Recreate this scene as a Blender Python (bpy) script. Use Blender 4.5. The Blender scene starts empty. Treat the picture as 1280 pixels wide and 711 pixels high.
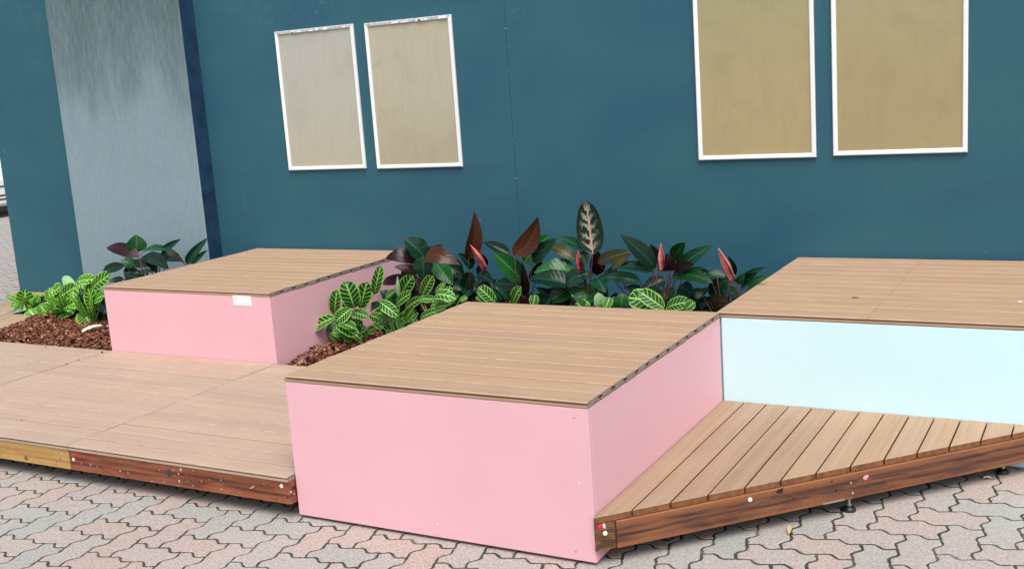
import bpy, bmesh, math, random
from mathutils import Vector, Matrix
rnd = random.Random(7)
S = bpy.context.scene
COL = S.collection

# ------------------------------------------------------------------ camera
CAM = Vector((1.3464, -4.0009, 1.4482))
CM = Matrix(((0.87549011, -0.02841027, 0.48240017),
             (0.47826787, 0.19372085, -0.85658162),
             (-0.06911526, 0.98064524, 0.18318840)))
FPX = 1384.13
cd = bpy.data.cameras.new('camera'); cam = bpy.data.objects.new('camera', cd); COL.objects.link(cam)
cam.matrix_world = Matrix.Translation(CAM) @ CM.to_4x4()
cd.sensor_width = 36; cd.lens = FPX / 1280 * 36; cd.clip_end = 2000; cd.clip_start = .05
S.camera = cam

def at(x, y, Y):
    """pixel of the photograph -> world point at depth plane y = Y"""
    d = CM @ Vector(((x - 640) / FPX, -(y - 355.5) / FPX, -1))
    return CAM + d * ((Y - CAM.y) / d.y)

# ------------------------------------------------------------------ main sizes
H = 0.5109      # seat tops
HD = 0.160      # deck level
XF0 = -1.1351   # front box
YF = -1.2131
XL0, XL1 = -3.398, -2.248
YB = 1.2166
YW = 1.2366
TT = 0.0190

# ------------------------------------------------------------------ mesh builder
class MB:
    def __init__(s): s.v = []; s.f = []; s.m = []; s.t = []; s.uv = {}
    def add(s, vs, fs, mat=0, tint=None, uvs=None):
        o = len(s.v); s.v += [tuple(p) for p in vs]
        if tint is None: tint = rnd.random()
        for q, f in enumerate(fs):
            if uvs is not None: s.uv[len(s.f)] = [uvs[i] for i in f]
            s.f.append([i + o for i in f]); s.m.append(mat[q] if isinstance(mat, list) else mat); s.t.append(tint)
    def box(s, x0, x1, y0, y1, z0, z1, b=.001, mat=0, tint=None, M=None):
        c = Vector(((x0+x1)/2, (y0+y1)/2, (z0+z1)/2)); h = (abs(x1-x0)/2, abs(y1-y0)/2, abs(z1-z0)/2)
        b = min(b, min(h)*.9); vs = []; idx = {}
        for sx in (-1, 1):
            for sy in (-1, 1):
                for sz in (-1, 1):
                    sg = (sx, sy, sz)
                    for a in range(3):
                        p = [sg[k]*(h[k] - (0 if k == a else b)) for k in range(3)]
                        idx[sg+(a,)] = len(vs); vs.append(c + Vector(p))
        fs = []
        for a in range(3):
            u, w = (a+1) % 3, (a+2) % 3
            for sa in (-1, 1):
                q = []
                for su, sw in ((-1,-1),(1,-1),(1,1),(-1,1)):
                    g = [0,0,0]; g[a] = sa; g[u] = su; g[w] = sw; q.append(idx[tuple(g)+(a,)])
                fs.append(q if sa > 0 else q[::-1])
            for su in (-1, 1):
                for sw in (-1, 1):
                    g0 = [0,0,0]; g1 = [0,0,0]
                    g0[a] = -1; g1[a] = 1; g0[u] = g1[u] = su; g0[w] = g1[w] = sw
                    q = [idx[tuple(g0)+(u,)], idx[tuple(g1)+(u,)], idx[tuple(g1)+(w,)], idx[tuple(g0)+(w,)]]
                    fs.append(q if su*sw < 0 else q[::-1])
        for sx in (-1, 1):
            for sy in (-1, 1):
                for sz in (-1, 1):
                    q = [idx[(sx,sy,sz,a)] for a in range(3)]
                    fs.append(q if sx*sy*sz > 0 else q[::-1])
        if M is not None: vs = [M @ v for v in vs]
        s.add(vs, fs, mat, tint)
    def prism(s, poly, z0, z1, b=.0015, mat=0, tint=None, bottom=True, side=None):
        """upright convex prism with a chamfered top edge; poly counter-clockwise"""
        n = len(poly); P = [Vector((p[0], p[1])) for p in poly]; ins = []
        for i in range(n):
            a, c, d = P[i-1], P[i], P[(i+1) % n]
            e1 = (c-a).normalized(); e2 = (d-c).normalized()
            n1 = Vector((-e1.y, e1.x)); n2 = Vector((-e2.y, e2.x))
            k = (n1+n2); k = k / max(.25, k.dot(n1)); ins.append(c + k*b)
        vs = [(p.x, p.y, z0) for p in P] + [(p.x, p.y, z1-b) for p in P] + [(p.x, p.y, z1) for p in ins]
        fs = [list(range(2*n, 3*n))]
        if bottom: fs.append(list(range(n))[::-1])
        for r in (0, n):
            for i in range(n):
                j = (i+1) % n; fs.append([r+i, r+j, r+n+j, r+n+i])
        if side is not None: mat = [0]*(len(fs)-2*n) + [side.get(i, 0) for i in range(n)] + [0]*n
        s.add(vs, fs, mat, tint)
    def extrude_x(s, prof, x0, x1, mat=0, tint=None, ends=0, light=(), lightmat=0, side=()):
        """profile in (y, z), clockwise seen from +x is fine; swept along x"""
        n = len(prof); vs = [(x0, y, z) for y, z in prof] + [(x1, y, z) for y, z in prof]
        fs = [list(range(n))[::-1], list(range(n, 2*n))]
        for i in range(n):
            j = (i+1) % n; fs.append([i, j, n+j, n+i])
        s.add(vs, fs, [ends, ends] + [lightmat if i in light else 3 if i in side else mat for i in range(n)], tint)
    def tube(s, pts, rad, seg=8, mat=0, tint=None, cap=True):
        pts = [Vector(p) for p in pts]
        if not hasattr(rad, '__len__'): rad = [rad]*len(pts)
        vs = []; fs = []; up = Vector((.31, .22, .93))
        for i, p in enumerate(pts):
            d = (pts[min(i+1, len(pts)-1)] - pts[max(i-1, 0)]).normalized()
            a = d.cross(up)
            if a.length < .05: a = d.cross(Vector((1, 0, 0)))
            a.normalize(); b = d.cross(a)
            for k in range(seg):
                t = 2*math.pi*k/seg; vs.append(p + (a*math.cos(t) + b*math.sin(t))*rad[i])
        for i in range(len(pts)-1):
            for k in range(seg):
                l = (k+1) % seg; fs.append([i*seg+k, (i+1)*seg+k, (i+1)*seg+l, i*seg+l])
        if cap: fs.append(list(range(seg))); fs.append([(len(pts)-1)*seg+k for k in range(seg)][::-1])
        s.add(vs, fs, mat, tint)
    def lathe(s, c, prof, axis=Vector((0, 0, 1)), seg=20, mat=0, tint=None):
        """prof: list of (radius, height along axis)"""
        axis = axis.normalized(); a = axis.orthogonal().normalized(); b = axis.cross(a); c = Vector(c)
        vs = []; fs = []
        for r, h in prof:
            for k in range(seg):
                t = 2*math.pi*k/seg; vs.append(c + axis*h + (a*math.cos(t)+b*math.sin(t))*r)
        for i in range(len(prof)-1):
            for k in range(seg):
                l = (k+1) % seg; fs.append([i*seg+k, i*seg+l, (i+1)*seg+l, (i+1)*seg+k])
        fs.append([k for k in range(seg)][::-1]); fs.append([(len(prof)-1)*seg+k for k in range(seg)])
        s.add(vs, fs, mat, tint)
    def build(s, name, mats, parent=None, smooth=False):
        me = bpy.data.meshes.new(name)
        o0 = Vector(parent.location) if parent is not None else Vector((0, 0, 0))
        q = parent
        while q is not None and q.parent is not None: q = q.parent; o0 += Vector(q.location)
        me.from_pydata([Vector(v) - o0 for v in s.v], [], s.f); me.update()
        if not isinstance(mats, (list, tuple)): mats = [mats]
        for m in mats: me.materials.append(m)
        me.polygons.foreach_set('material_index', s.m)
        at_ = me.attributes.new('tint', 'FLOAT', 'FACE'); at_.data.foreach_set('value', s.t)
        if s.uv:
            uv = me.uv_layers.new(name='UVMap')
            for fi, us in s.uv.items():
                for li, w in zip(me.polygons[fi].loop_indices, us): uv.data[li].uv = w
        if smooth: me.polygons.foreach_set('use_smooth', [True]*len(s.f))
        me.update()
        o = bpy.data.objects.new(name, me); COL.objects.link(o)
        if parent is not None: o.parent = parent
        return o

def tag(o, label=None, cat=None, group=None, kind=None):
    if label: o['label'] = label
    if cat: o['category'] = cat
    if group: o['group'] = group
    if kind: o['kind'] = kind
    return o
def thing(name, label, cat, loc, group=None):
    o = bpy.data.objects.new(name, None); COL.objects.link(o); o.location = loc
    o.empty_display_size = .05
    return tag(o, label, cat, group)

# ------------------------------------------------------------------ materials
def srgb(r, g, b):
    f = lambda c: (c/255/12.92 if c <= 10 else ((c/255+.055)/1.055)**2.4)
    return (f(r), f(g), f(b), 1)
class N:
    """tiny node-graph helper"""
    def __init__(s, name):
        s.mat = bpy.data.materials.new(name); s.mat.use_nodes = True
        s.nt = s.mat.node_tree; s.b = s.nt.nodes['Principled BSDF']
    def n(s, typ, **kw):
        nd = s.nt.nodes.new(typ)
        for k, v in kw.items(): setattr(nd, k, v)
        return nd
    def link(s, a, b): s.nt.links.new(a, b)
    def coord(s, scale=(1, 1, 1), out='Object', loc=(0, 0, 0), rot=(0, 0, 0)):
        tc = s.n('ShaderNodeTexCoord'); mp = s.n('ShaderNodeMapping')
        mp.inputs['Scale'].default_value = scale; mp.inputs['Location'].default_value = loc; mp.inputs['Rotation'].default_value = rot
        s.link(tc.outputs[out], mp.inputs[0]); return mp.outputs[0]
    def noise(s, vec, scale, detail=4, rough=.55, dist=0):
        nd = s.n('ShaderNodeTexNoise'); nd.inputs['Scale'].default_value = scale
        nd.inputs['Detail'].default_value = detail; nd.inputs['Roughness'].default_value = rough; nd.inputs['Distortion'].default_value = dist
        s.link(vec, nd.inputs['Vector']); return nd.outputs['Fac']
    def ramp(s, fac, stops, interp='LINEAR'):
        r = s.n('ShaderNodeValToRGB'); r.color_ramp.interpolation = interp
        e = r.color_ramp.elements
        while len(e) < len(stops): e.new(.5)
        for q, (p, c) in zip(e, stops):
            q.position = p; q.color = c if hasattr(c, '__len__') else (c, c, c, 1)
        s.link(fac, r.inputs[0]); return r.outputs[0]
    def mix(s, fac, a, b, blend='MIX'):
        m = s.n('ShaderNodeMix', data_type='RGBA', blend_type=blend)
        for k, v in ((0, fac), (6, a), (7, b)):
            if hasattr(v, 'is_linked') or isinstance(v, bpy.types.NodeSocket): s.link(v, m.inputs[k])
            else: m.inputs[k].default_value = v
        return m.outputs[2]
    def math(s, op, a, b=0., c=0.):
        m = s.n('ShaderNodeMath', operation=op)
        for k, v in enumerate((a, b, c)):
            if isinstance(v, bpy.types.NodeSocket): s.link(v, m.inputs[k])
            else: m.inputs[k].default_value = v
        return m.outputs[0]
    def attr(s, name='tint'):
        a = s.n('ShaderNodeAttribute'); a.attribute_name = name; return a.outputs['Fac']
    def bump(s, h, strength=.3, dist=.002):
        b = s.n('ShaderNodeBump'); b.inputs['Strength'].default_value = strength; b.inputs['Distance'].default_value = dist
        s.link(h, b.inputs['Height']); s.link(b.outputs[0], s.b.inputs['Normal'])
    def done(s, col, rough=.6, spec=.4):
        i = s.b.inputs
        if isinstance(col, bpy.types.NodeSocket): s.link(col, i['Base Color'])
        else: i['Base Color'].default_value = col
        if isinstance(rough, bpy.types.NodeSocket): s.link(rough, i['Roughness'])
        else: i['Roughness'].default_value = rough
        i['Specular IOR Level'].default_value = spec
        return s.mat

def L(r, g, b): return (r, g, b, 1)

def plain(name, col, rough=.6, spec=.4, metal=0, var=.08, vs=30):
    m = N(name); v = m.noise(m.coord(), vs, 5)
    c0 = tuple(max(0, x*(1-var)) for x in col[:3])+(1,); c1 = tuple(min(1, x*(1+var)) for x in col[:3])+(1,)
    m.b.inputs['Metallic'].default_value = metal
    return m.done(m.ramp(v, [(.3, c0), (.7, c1)]), rough, spec)

def painted(name, col, rough=.42):
    """painted sheet panel: faint smudges and scuffs"""
    m = N(name)
    big = m.noise(m.coord((1, 1, 1)), 2.2, 4); fine = m.noise(m.coord((3, 3, 14)), 14, 6, .65)
    d = tuple(x*.93 for x in col[:3])+(1,)
    c = m.mix(m.ramp(big, [(.35, 0.), (.7, .8)]), col, d)
    sc = m.ramp(m.noise(m.coord((1, 1, 1)), 55, 2), [(.76, 0.), (.80, .45)])
    c = m.mix(sc, c, tuple(x*.72 for x in col[:3])+(1,))
    rg = m.ramp(fine, [(.3, rough-.06), (.75, rough+.14)])
    m.bump(m.noise(m.coord(), 160, 3), .06, .001)
    return m.done(c, rg, .2)

def decking(name, c0, c1, c2, axis='x', grain=1.0, rough=.62, var=.26):
    """oiled / composite boards: each board its own tone, grain along the board"""
    m = N(name); t = m.attr()
    st = (1.6, 60, 60) if axis == 'x' else (60, 1.6, 60)
    tc = m.n('ShaderNodeTexCoord'); add = m.n('ShaderNodeVectorMath', operation='ADD')
    cmb = m.n('ShaderNodeCombineXYZ'); k = m.math('MULTIPLY', t, 37.)
    for i in range(3): m.link(k, cmb.inputs[i])
    m.link(tc.outputs['Object'], add.inputs[0]); m.link(cmb.outputs[0], add.inputs[1])
    mp = m.n('ShaderNodeMapping'); mp.inputs['Scale'].default_value = st; m.link(add.outputs[0], mp.inputs[0])
    g = m.noise(mp.outputs[0], 1.0, 6, .6, .6)
    mp2 = m.n('ShaderNodeMapping'); mp2.inputs['Scale'].default_value = tuple(.32*x for x in st); m.link(add.outputs[0], mp2.inputs[0])
    g2 = m.noise(mp2.outputs[0], 1.0, 3, .5, 1.2)
    c = m.mix(m.ramp(g2, [(.3, 0.), (.7, 1.)]), c0, c1)
    c = m.mix(m.math('MULTIPLY', m.ramp(g, [(.46, 0.), (.72, .65*grain)]), 1.), c, c2)
    hs = m.n('ShaderNodeHueSaturation'); m.link(c, hs.inputs['Color'])
    m.link(m.math('MULTIPLY_ADD', t, var, 1-var/2), hs.inputs['Value']); m.link(m.math('MULTIPLY_ADD', t, .09, .96), hs.inputs['Saturation'])
    dust = m.ramp(m.noise(m.coord(), 5, 5, .6), [(.45, 0.), (.75, .3)])
    c = m.mix(dust, hs.outputs[0], tuple(min(1, x*1.25+.02) for x in c0[:3])+(1,))
    m.bump(g, .35, .0012)
    return m.done(c, rough, .3)

M = {}
M['pink'] = painted('pink_paint', L(.80, .462, .512), .55)
M['aqua'] = painted('pale_aqua_paint', L(.61, .865, .915))
M['top'] = decking('seat_boards', L(.405, .265, .168), L(.45, .305, .20), L(.325, .21, .132), grain=.6, var=.12)
M['deck'] = decking('deck_boards', L(.43, .312, .235), L(.475, .35, .265), L(.34, .24, .175), grain=.65, var=.12)
M['tri'] = decking('angled_deck_boards', L(.37, .245, .152), L(.435, .307, .21), L(.27, .17, .10), axis='y', grain=.6, var=.36)
M['toplight'] = plain('worn_lit_board_edge', L(.46, .33, .23), .6, .3, var=.12, vs=18)  # bevels paled to paint in the light they catch, over some wear
M['decklight'] = plain('worn_lit_deck_edge', L(.46, .36, .285), .6, .3, var=.15, vs=14)  # same for the decks: caught light put into the bevel colour
M['boardside'] = plain('shaded_board_side', L(.11, .065, .04), .8, .1, var=.2)  # dark colour paints in the shade between neighbouring boards
M['boardend'] = plain('board_end_grain', L(.27, .225, .185), .75, .2, var=.3, vs=60)
M['triend'] = plain('oiled_board_end', L(.20, .085, .038), .5, .35, var=.35, vs=45)
M['trileft'] = decking('far_deck_boards', L(.36, .255, .17), L(.42, .30, .21), L(.27, .18, .12), axis='y')
M['white'] = plain('white_aluminium', L(.84, .86, .86), .35, .5, var=.03)
M['greymetal'] = plain('weathered_aluminium', L(.50, .53, .53), .45, .5, var=.25, vs=60)
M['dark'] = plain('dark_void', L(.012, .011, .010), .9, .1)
M['black'] = plain('black_rubber', L(.012, .013, .014), .4, .5)
M['steel'] = plain('zinc_steel', L(.5, .49, .46), .35, .5, metal=.9)
M['cap'] = plain('white_cap', L(.80, .78, .72), .5)
M['flake'] = plain('worn_flake', L(.52, .47, .40), .7, var=.3, vs=200)
M['red'] = plain('red_paint', L(.62, .02, .035), .5, var=.2)
M['pinkchip'] = plain('pink_chip', L(.75, .35, .38), .5)
M['label'] = plain('white_label', L(.86, .88, .88), .4, var=.01)
M['labelink'] = plain('pale_ink', L(.55, .66, .68), .6)
M['joist'] = plain('treated_joist', L(.10, .065, .04), .8, .2, var=.3)

def fascia_mat(name, c_dark, c_mid, c_edge, org, ang, zlo, zhi, dist=2.5, chips=0):
    """sawn timber fascia with flowing grain; board runs along direction ang"""
    m = N(name)
    v = m.coord((1, 1, 1), rot=(0, 0, -ang))
    mp = m.n('ShaderNodeMapping'); mp.inputs['Scale'].default_value = (2.2, 20, 26); m.link(v, mp.inputs[0])
    w = m.n('ShaderNodeTexWave', wave_type='BANDS', bands_direction='Z'); w.inputs['Scale'].default_value = .55
    w.inputs['Distortion'].default_value = dist*2.4; w.inputs['Detail'].default_value = 5; w.inputs['Detail Scale'].default_value = 1.1; w.inputs['Detail Roughness'].default_value = .6
    m.link(mp.outputs[0], w.inputs['Vector'])
    g = m.noise(mp.outputs[0], 2.2, 7, .65, .5)
    mp3 = m.n('ShaderNodeMapping'); mp3.inputs['Scale'].default_value = (3, 3, 14); m.link(v, mp3.inputs[0])
    blot = m.noise(mp3.outputs[0], 1.3, 4, .6, .5)
    c = m.mix(m.ramp(w.outputs['Fac'], [(.25, 0.), (.75, 1.)]), c_dark, c_mid)
    c = m.mix(m.ramp(g, [(.42, 0.), (.66, .75)]), c, c_edge)
    c = m.mix(m.ramp(blot, [(.45, 0.), (.66, .75)]), c, c_dark)
    sep = m.n('ShaderNodeSeparateXYZ'); m.link(v, sep.inputs[0])
    z = m.math('DIVIDE', m.math('SUBTRACT', sep.outputs[2], zlo), zhi-zlo)
    zz = m.math('ADD', z, m.math('MULTIPLY', m.math('SUBTRACT', blot, .5), .5))
    e = m.ramp(zz, [(0., .85), (.22, 0.), (.74, 0.), (.98, .95)])
    c = m.mix(e, c, c_edge)
    if chips:
        cz = m.ramp(m.noise(m.coord((1, 1, 1)), 75, 2), [(.69, 0.), (.715, .85)])
        zone = m.ramp(m.noise(m.coord((1, 1, 1), loc=(3, 1, 2)), 6, 2), [(.42, 0.), (.55, 1.)])
        c = m.mix(m.math('MULTIPLY', cz, zone), c, L(.6, .56, .5))
    m.bump(g, .4, .0015)
    return m.done(c, .55, .35)

# wall paint ----------------------------------------------------------
def wall_mat():
    m = N('teal_wall_paint')
    base, d1, d2 = L(.028, .109, .149), L(.025, .098, .147), L(.031, .116, .149)
    n1 = m.noise(m.coord((.8, 1, 1.4)), 1.6, 4, .55, .4); n2 = m.noise(m.coord((1, 1, 3)), 3.4, 5, .6, .8)
    c = m.mix(m.ramp(n1, [(.38, 0.), (.62, 1.)]), d1, d2)
    c = m.mix(m.ramp(n2, [(.45, 0.), (.75, .5)]), c, base)
    # pale drips / rubbed streaks
    st = m.noise(m.coord((26, 1, 1.6)), 1.0, 4, .6, .3); stz = m.noise(m.coord((2.2, 1, 2.6), loc=(4, 0, 1)), 1.0, 2)
    f = m.math('MULTIPLY', m.ramp(st, [(.60, 0.), (.75, .30)]), m.ramp(stz, [(.50, 0.), (.66, 1.)]))
    c = m.mix(f, c, L(.085, .19, .25))
    # brushed adhesive swirls near the top
    nv = m.noise(m.coord((1.3, 1, 1.)), 4.2, 2.5, .5, 1.1)
    fr = m.math('ABSOLUTE', m.math('SUBTRACT', m.math('FRACT', m.math('MULTIPLY', nv, 17.)), .5))
    brk = m.ramp(m.noise(m.coord(loc=(2, 5, 3)), 11, 2), [(.42, 0.), (.58, 1.)])
    sw = m.math('MULTIPLY', m.ramp(fr, [(.05, 1.), (.17, 0.)]), brk)
    sep = m.n('ShaderNodeSeparateXYZ'); m.link(m.coord(), sep.inputs[0])
    zt = m.math('ADD', sep.outputs[2], m.math('MULTIPLY', m.math('SUBTRACT', stz, .5), .9))
    zone = m.math('MULTIPLY', m.ramp(m.math('SUBTRACT', zt, 1.70), [(0., 0.), (.18, 1.)]), m.ramp(m.noise(m.coord((1, 1, 1), loc=(7, 0, 0)), 1.1, 2), [(.42, 0.), (.58, 1.)]))
    c = m.mix(m.math('MULTIPLY', m.math('MULTIPLY', sw, zone), .55), c, L(.075, .175, .225))
    # specks
    sp = m.ramp(m.noise(m.coord(), 62, 1), [(.77, 0.), (.80, .6)])
    c = m.mix(sp, c, L(.18, .29, .34))
    scf = m.math('MULTIPLY', m.ramp(m.noise(m.coord((3, 1, 30), rot=(0, .5, 0)), 2., 3), [(.66, 0.), (.74, .4)]), m.ramp(m.noise(m.coord(loc=(8, 0, 4)), 3., 2), [(.5, 0.), (.62, 1.)]))
    c = m.mix(scf, c, L(.085, .19, .23))
    dk = m.ramp(m.noise(m.coord(loc=(9, 3, 1)), 48, 1), [(.80, 0.), (.83, .7)])
    c = m.mix(dk, c, L(.012, .04, .06))
    m.bump(m.math('ADD', m.noise(m.coord(), 120, 4), m.math('MULTIPLY', m.noise(m.coord(), 9, 3), 2.)), .12, .0015)
    return m.done(c, m.ramp(n2, [(.3, .52), (.7, .66)]), .25)
M['wall'] = wall_mat()

def pier_mat():
    m = N('weathered_pier_render')
    s1 = m.noise(m.coord((70, 70, 11)), 1.0, 6, .7, .5); s2 = m.noise(m.coord((5, 5, 1.6)), 1.0, 5, .6); fine = m.noise(m.coord((60, 60, 14)), 1., 5, .7)
    sep = m.n('ShaderNodeSeparateXYZ'); m.link(m.coord(), sep.inputs[0])
    z = m.math('ADD', sep.outputs[2], m.math('MULTIPLY', m.math('SUBTRACT', s2, .5), 1.1))
    g = m.ramp(m.math('DIVIDE', m.math('SUBTRACT', z, .85), 1.3), [(0., 0.), (.35, .12), (.60, .65), (1., 1.)])
    c = m.mix(g, L(.225, .312, .352), L(.072, .118, .126))
    c = m.mix(m.ramp(s1, [(.42, 0.), (.66, .3)]), c, L(.28, .37, .40))
    c = m.mix(m.ramp(fine, [(.50, 0.), (.72, .3)]), c, L(.10, .19, .21))
    m.bump(m.math('ADD', s1, fine), .35, .002)
    return m.done(c, .6, .35)
M['pier'] = pier_mat()

def poster_mat(name, top, bot, zmid, seed):
    m = N(name)
    sep = m.n('ShaderNodeSeparateXYZ'); m.link(m.coord(), sep.inputs[0])
    n1 = m.noise(m.coord((1, 1, 1), loc=(seed, seed, 0)), 4.5, 5, .6, .6); n2 = m.noise(m.coord((24, 24, 5), loc=(seed, 0, 0), rot=(0, .35, 0)), 1., 5, .65)
    z = m.math('ADD', m.math('MULTIPLY', sep.outputs[2], 1.5), m.math('MULTIPLY', m.math('SUBTRACT', n1, .5), .9))
    c = m.mix(m.ramp(m.math('ADD', m.math('SUBTRACT', z, zmid), .5), [(.1, 0.), (.9, 1.)]), bot, top)  # on the left sheets the paler upper colour paints in a reflection
    c = m.mix(m.ramp(n2, [(.50, 0.), (.72, .22)]), c, tuple(x*.70 for x in bot[:3])+(1,))
    c = m.mix(m.ramp(n1, [(.52, 0.), (.72, .38)]), c, tuple(x*.76 for x in bot[:3])+(1,))
    sp = m.ramp(m.noise(m.coord(loc=(seed, 2, 0)), 60, 1), [(.79, 0.), (.82, .6)])
    c = m.mix(sp, c, tuple(x*.45 for x in bot[:3])+(1,))
    return m.done(c, .32, .45)

def paver_mat():
    m = N('concrete_pavers'); t = m.attr()
    c = m.ramp(t, [(0., L(.30, .305, .29)), (.22, L(.35, .34, .315)), (.38, L(.375, .34, .31)), (.58, L(.40, .335, .30)), (.74, L(.405, .32, .28)), (1., L(.41, .31, .265))])
    agg = m.noise(m.coord(), 130, 4, .75); mid = m.noise(m.coord(), 38, 5, .7); big = m.noise(m.coord(), 1.1, 3)
    hs = m.n('ShaderNodeHueSaturation'); m.link(c, hs.inputs['Color'])
    m.link(m.ramp(agg, [(.34, .50), (.48, 1.), (.66, 1.40)]), hs.inputs['Value'])
    c = m.mix(m.ramp(mid, [(.48, 0.), (.72, .35)]), hs.outputs[0], L(.20, .195, .18))
    st = m.ramp(m.noise(m.coord(loc=(3, 1, 0)), 9, 3, .6), [(.66, 0.), (.76, .5)])
    c = m.mix(st, c, L(.17, .175, .165))
    c = m.mix(m.ramp(big, [(.4, 0.), (.65, .25)]), c, L(.47, .43, .40))
    m.bump(m.math('ADD', agg, mid), .55, .002)
    return m.done(c, .85, .25)
M['paver'] = paver_mat()
def joint_mat():
    m = N('mossy_joint_sand')
    a = m.noise(m.coord(), 60, 4); b = m.noise(m.coord(), 3, 3)
    c = m.mix(m.ramp(b, [(.42, 0.), (.62, .7)]), L(.066, .060, .052), L(.050, .058, .036))
    c = m.mix(m.ramp(m.noise(m.coord(loc=(5, 5, 0)), 7, 5, .7), [(.5, 0.), (.68, .8)]), c, L(.19, .175, .15))
    # beyond the laid area the street is plain worn concrete
    sp = m.n('ShaderNodeSeparateXYZ'); m.link(m.coord(), sp.inputs[0])
    far = m.math('MAXIMUM', m.math('GREATER_THAN', m.math('ABSOLUTE', m.math('ADD', sp.outputs[0], 5.)), 8.4), m.math('GREATER_THAN', m.math('ABSOLUTE', m.math('SUBTRACT', sp.outputs[1], 2.7)), 5.6))
    c = m.mix(far, c, L(.33, .31, .285))
    m.bump(a, .8, .004)
    return m.done(c, .95, .1)
M['joint'] = joint_mat()

def bark_mat():
    m = N('bark_chips'); t = m.attr()
    c = m.ramp(t, [(0., L(.05, .016, .009)), (.3, L(.15, .046, .023)), (.6, L(.27, .095, .048)), (.85, L(.40, .17, .09)), (1., L(.55, .33, .22))])
    n = m.noise(m.coord(), 120, 4); c = m.mix(m.ramp(n, [(.4, 0.), (.7, .6)]), c, L(.06, .02, .012))
    m.bump(n, .5, .002); return m.done(c, .75, .3)
M['bark'] = bark_mat()
M['soil'] = plain('dark_soil', L(.022, .014, .010), .95, .1, var=.4, vs=50)

# leaves ----------------------------------------------------------------
def zebra_mat(name, dark, light, nv=6.5, vw=.13):
    m = N(name)
    uv = m.n('ShaderNodeUVMap'); sep = m.n('ShaderNodeSeparateXYZ'); m.link(uv.outputs[0], sep.inputs[0])
    u, v = sep.outputs[0], sep.outputs[1]
    a = m.math('ABSOLUTE', m.math('MULTIPLY_ADD', u, 2., -1.))
    tt = m.attr()
    ph = m.math('ADD', m.math('SUBTRACT', m.math('MULTIPLY', v, nv), m.math('MULTIPLY', m.math('POWER', a, .85), 1.5)), tt)
    fr = m.math('ABSOLUTE', m.math('SUBTRACT', m.math('FRACT', ph), .5))
    wig = m.math('MULTIPLY', m.math('SUBTRACT', m.noise(uv.outputs[0], 14, 2), .5), .10)
    vein = m.ramp(m.math('ADD', fr, wig), [(vw*.75, 1.), (vw*1.35, 0.)])
    mid = m.ramp(a, [(.055, 1.), (.11, 0.)]); rim = m.ramp(a, [(.82, 0.), (.93, .85)])
    f = m.math('MAXIMUM', m.math('MAXIMUM', vein, mid), rim)
    c = m.mix(f, dark, light)
    hs = m.n('ShaderNodeHueSaturation'); m.link(c, hs.inputs['Color']); m.link(m.math('MULTIPLY_ADD', tt, .4, .8), hs.inputs['Value'])
    m.bump(f, .35, .0015)
    return m.done(hs.outputs[0], .45, .3)
def glossy_leaf(name, dark, light, rough=.28, veins=9, amt=.5):
    m = N(name)
    uv = m.n('ShaderNodeUVMap'); sep = m.n('ShaderNodeSeparateXYZ'); m.link(uv.outputs[0], sep.inputs[0])
    u, v = sep.outputs[0], sep.outputs[1]
    a = m.math('ABSOLUTE', m.math('MULTIPLY_ADD', u, 2., -1.)); tt = m.attr()
    ph = m.math('SUBTRACT', m.math('MULTIPLY', v, float(veins)), m.math('MULTIPLY', a, 1.7))
    fr = m.math('ABSOLUTE', m.math('SUBTRACT', m.math('FRACT', ph), .5))
    vein = m.math('MULTIPLY', m.ramp(m.math('ADD', fr, m.math('MULTIPLY', m.math('SUBTRACT', m.noise(uv.outputs[0], 6, 3), .5), .35)), [(.05, 1.), (.3, 0.)]), amt)
    mid = m.ramp(a, [(.04, 1.), (.10, 0.)])
    f = m.math('MAXIMUM', vein, mid)
    n = m.noise(uv.outputs[0], 5, 4)
    c = m.mix(f, dark, light)
    c = m.mix(m.ramp(n, [(.4, 0.), (.7, .5)]), c, tuple(x*.6 for x in dark[:3])+(1,))
    hs = m.n('ShaderNodeHueSaturation'); m.link(c, hs.inputs['Color']); m.link(m.math('MULTIPLY_ADD', tt, .9, .4), hs.inputs['Value'])
    m.bump(m.math('ADD', fr, m.math('MULTIPLY', n, 1.5)), .35, .003)
    return m.done(hs.outputs[0], rough, .27)
M['zebra'] = zebra_mat('zebra_leaf', L(.005, .050, .010), L(.26, .54, .085), vw=.075)
M['zlime'] = zebra_mat('lime_zebra_leaf', L(.016, .11, .012), L(.36, .68, .08), vw=.095)
M['zebraunder'] = plain('zebra_leaf_underside', L(.26, .46, .17), .5, .3, var=.15)
M['zpale'] = plain('pale_leaf', L(.25, .44, .20), .45, .3, var=.12)
M['zstem'] = plain('green_stem', L(.12, .26, .06), .5, .3)
M['green'] = glossy_leaf('dark_green_leaf', L(.005, .036, .017), L(.022, .10, .048), .22, 9, .16)
M['lgreen'] = glossy_leaf('fresh_green_leaf', L(.009, .075, .016), L(.045, .19, .04), .22, 9, .18)
M['olive'] = glossy_leaf('olive_leaf', L(.045, .048, .012), L(.12, .10, .035), .3, 9, .15)
M['maroon'] = glossy_leaf('maroon_leaf_underside', L(.016, .004, .005), L(.04, .009, .010), .32, 8, .2)
M['brown'] = glossy_leaf('bronze_leaf', L(.052, .017, .007), L(.095, .035, .013), .3, 9, .15)
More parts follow.
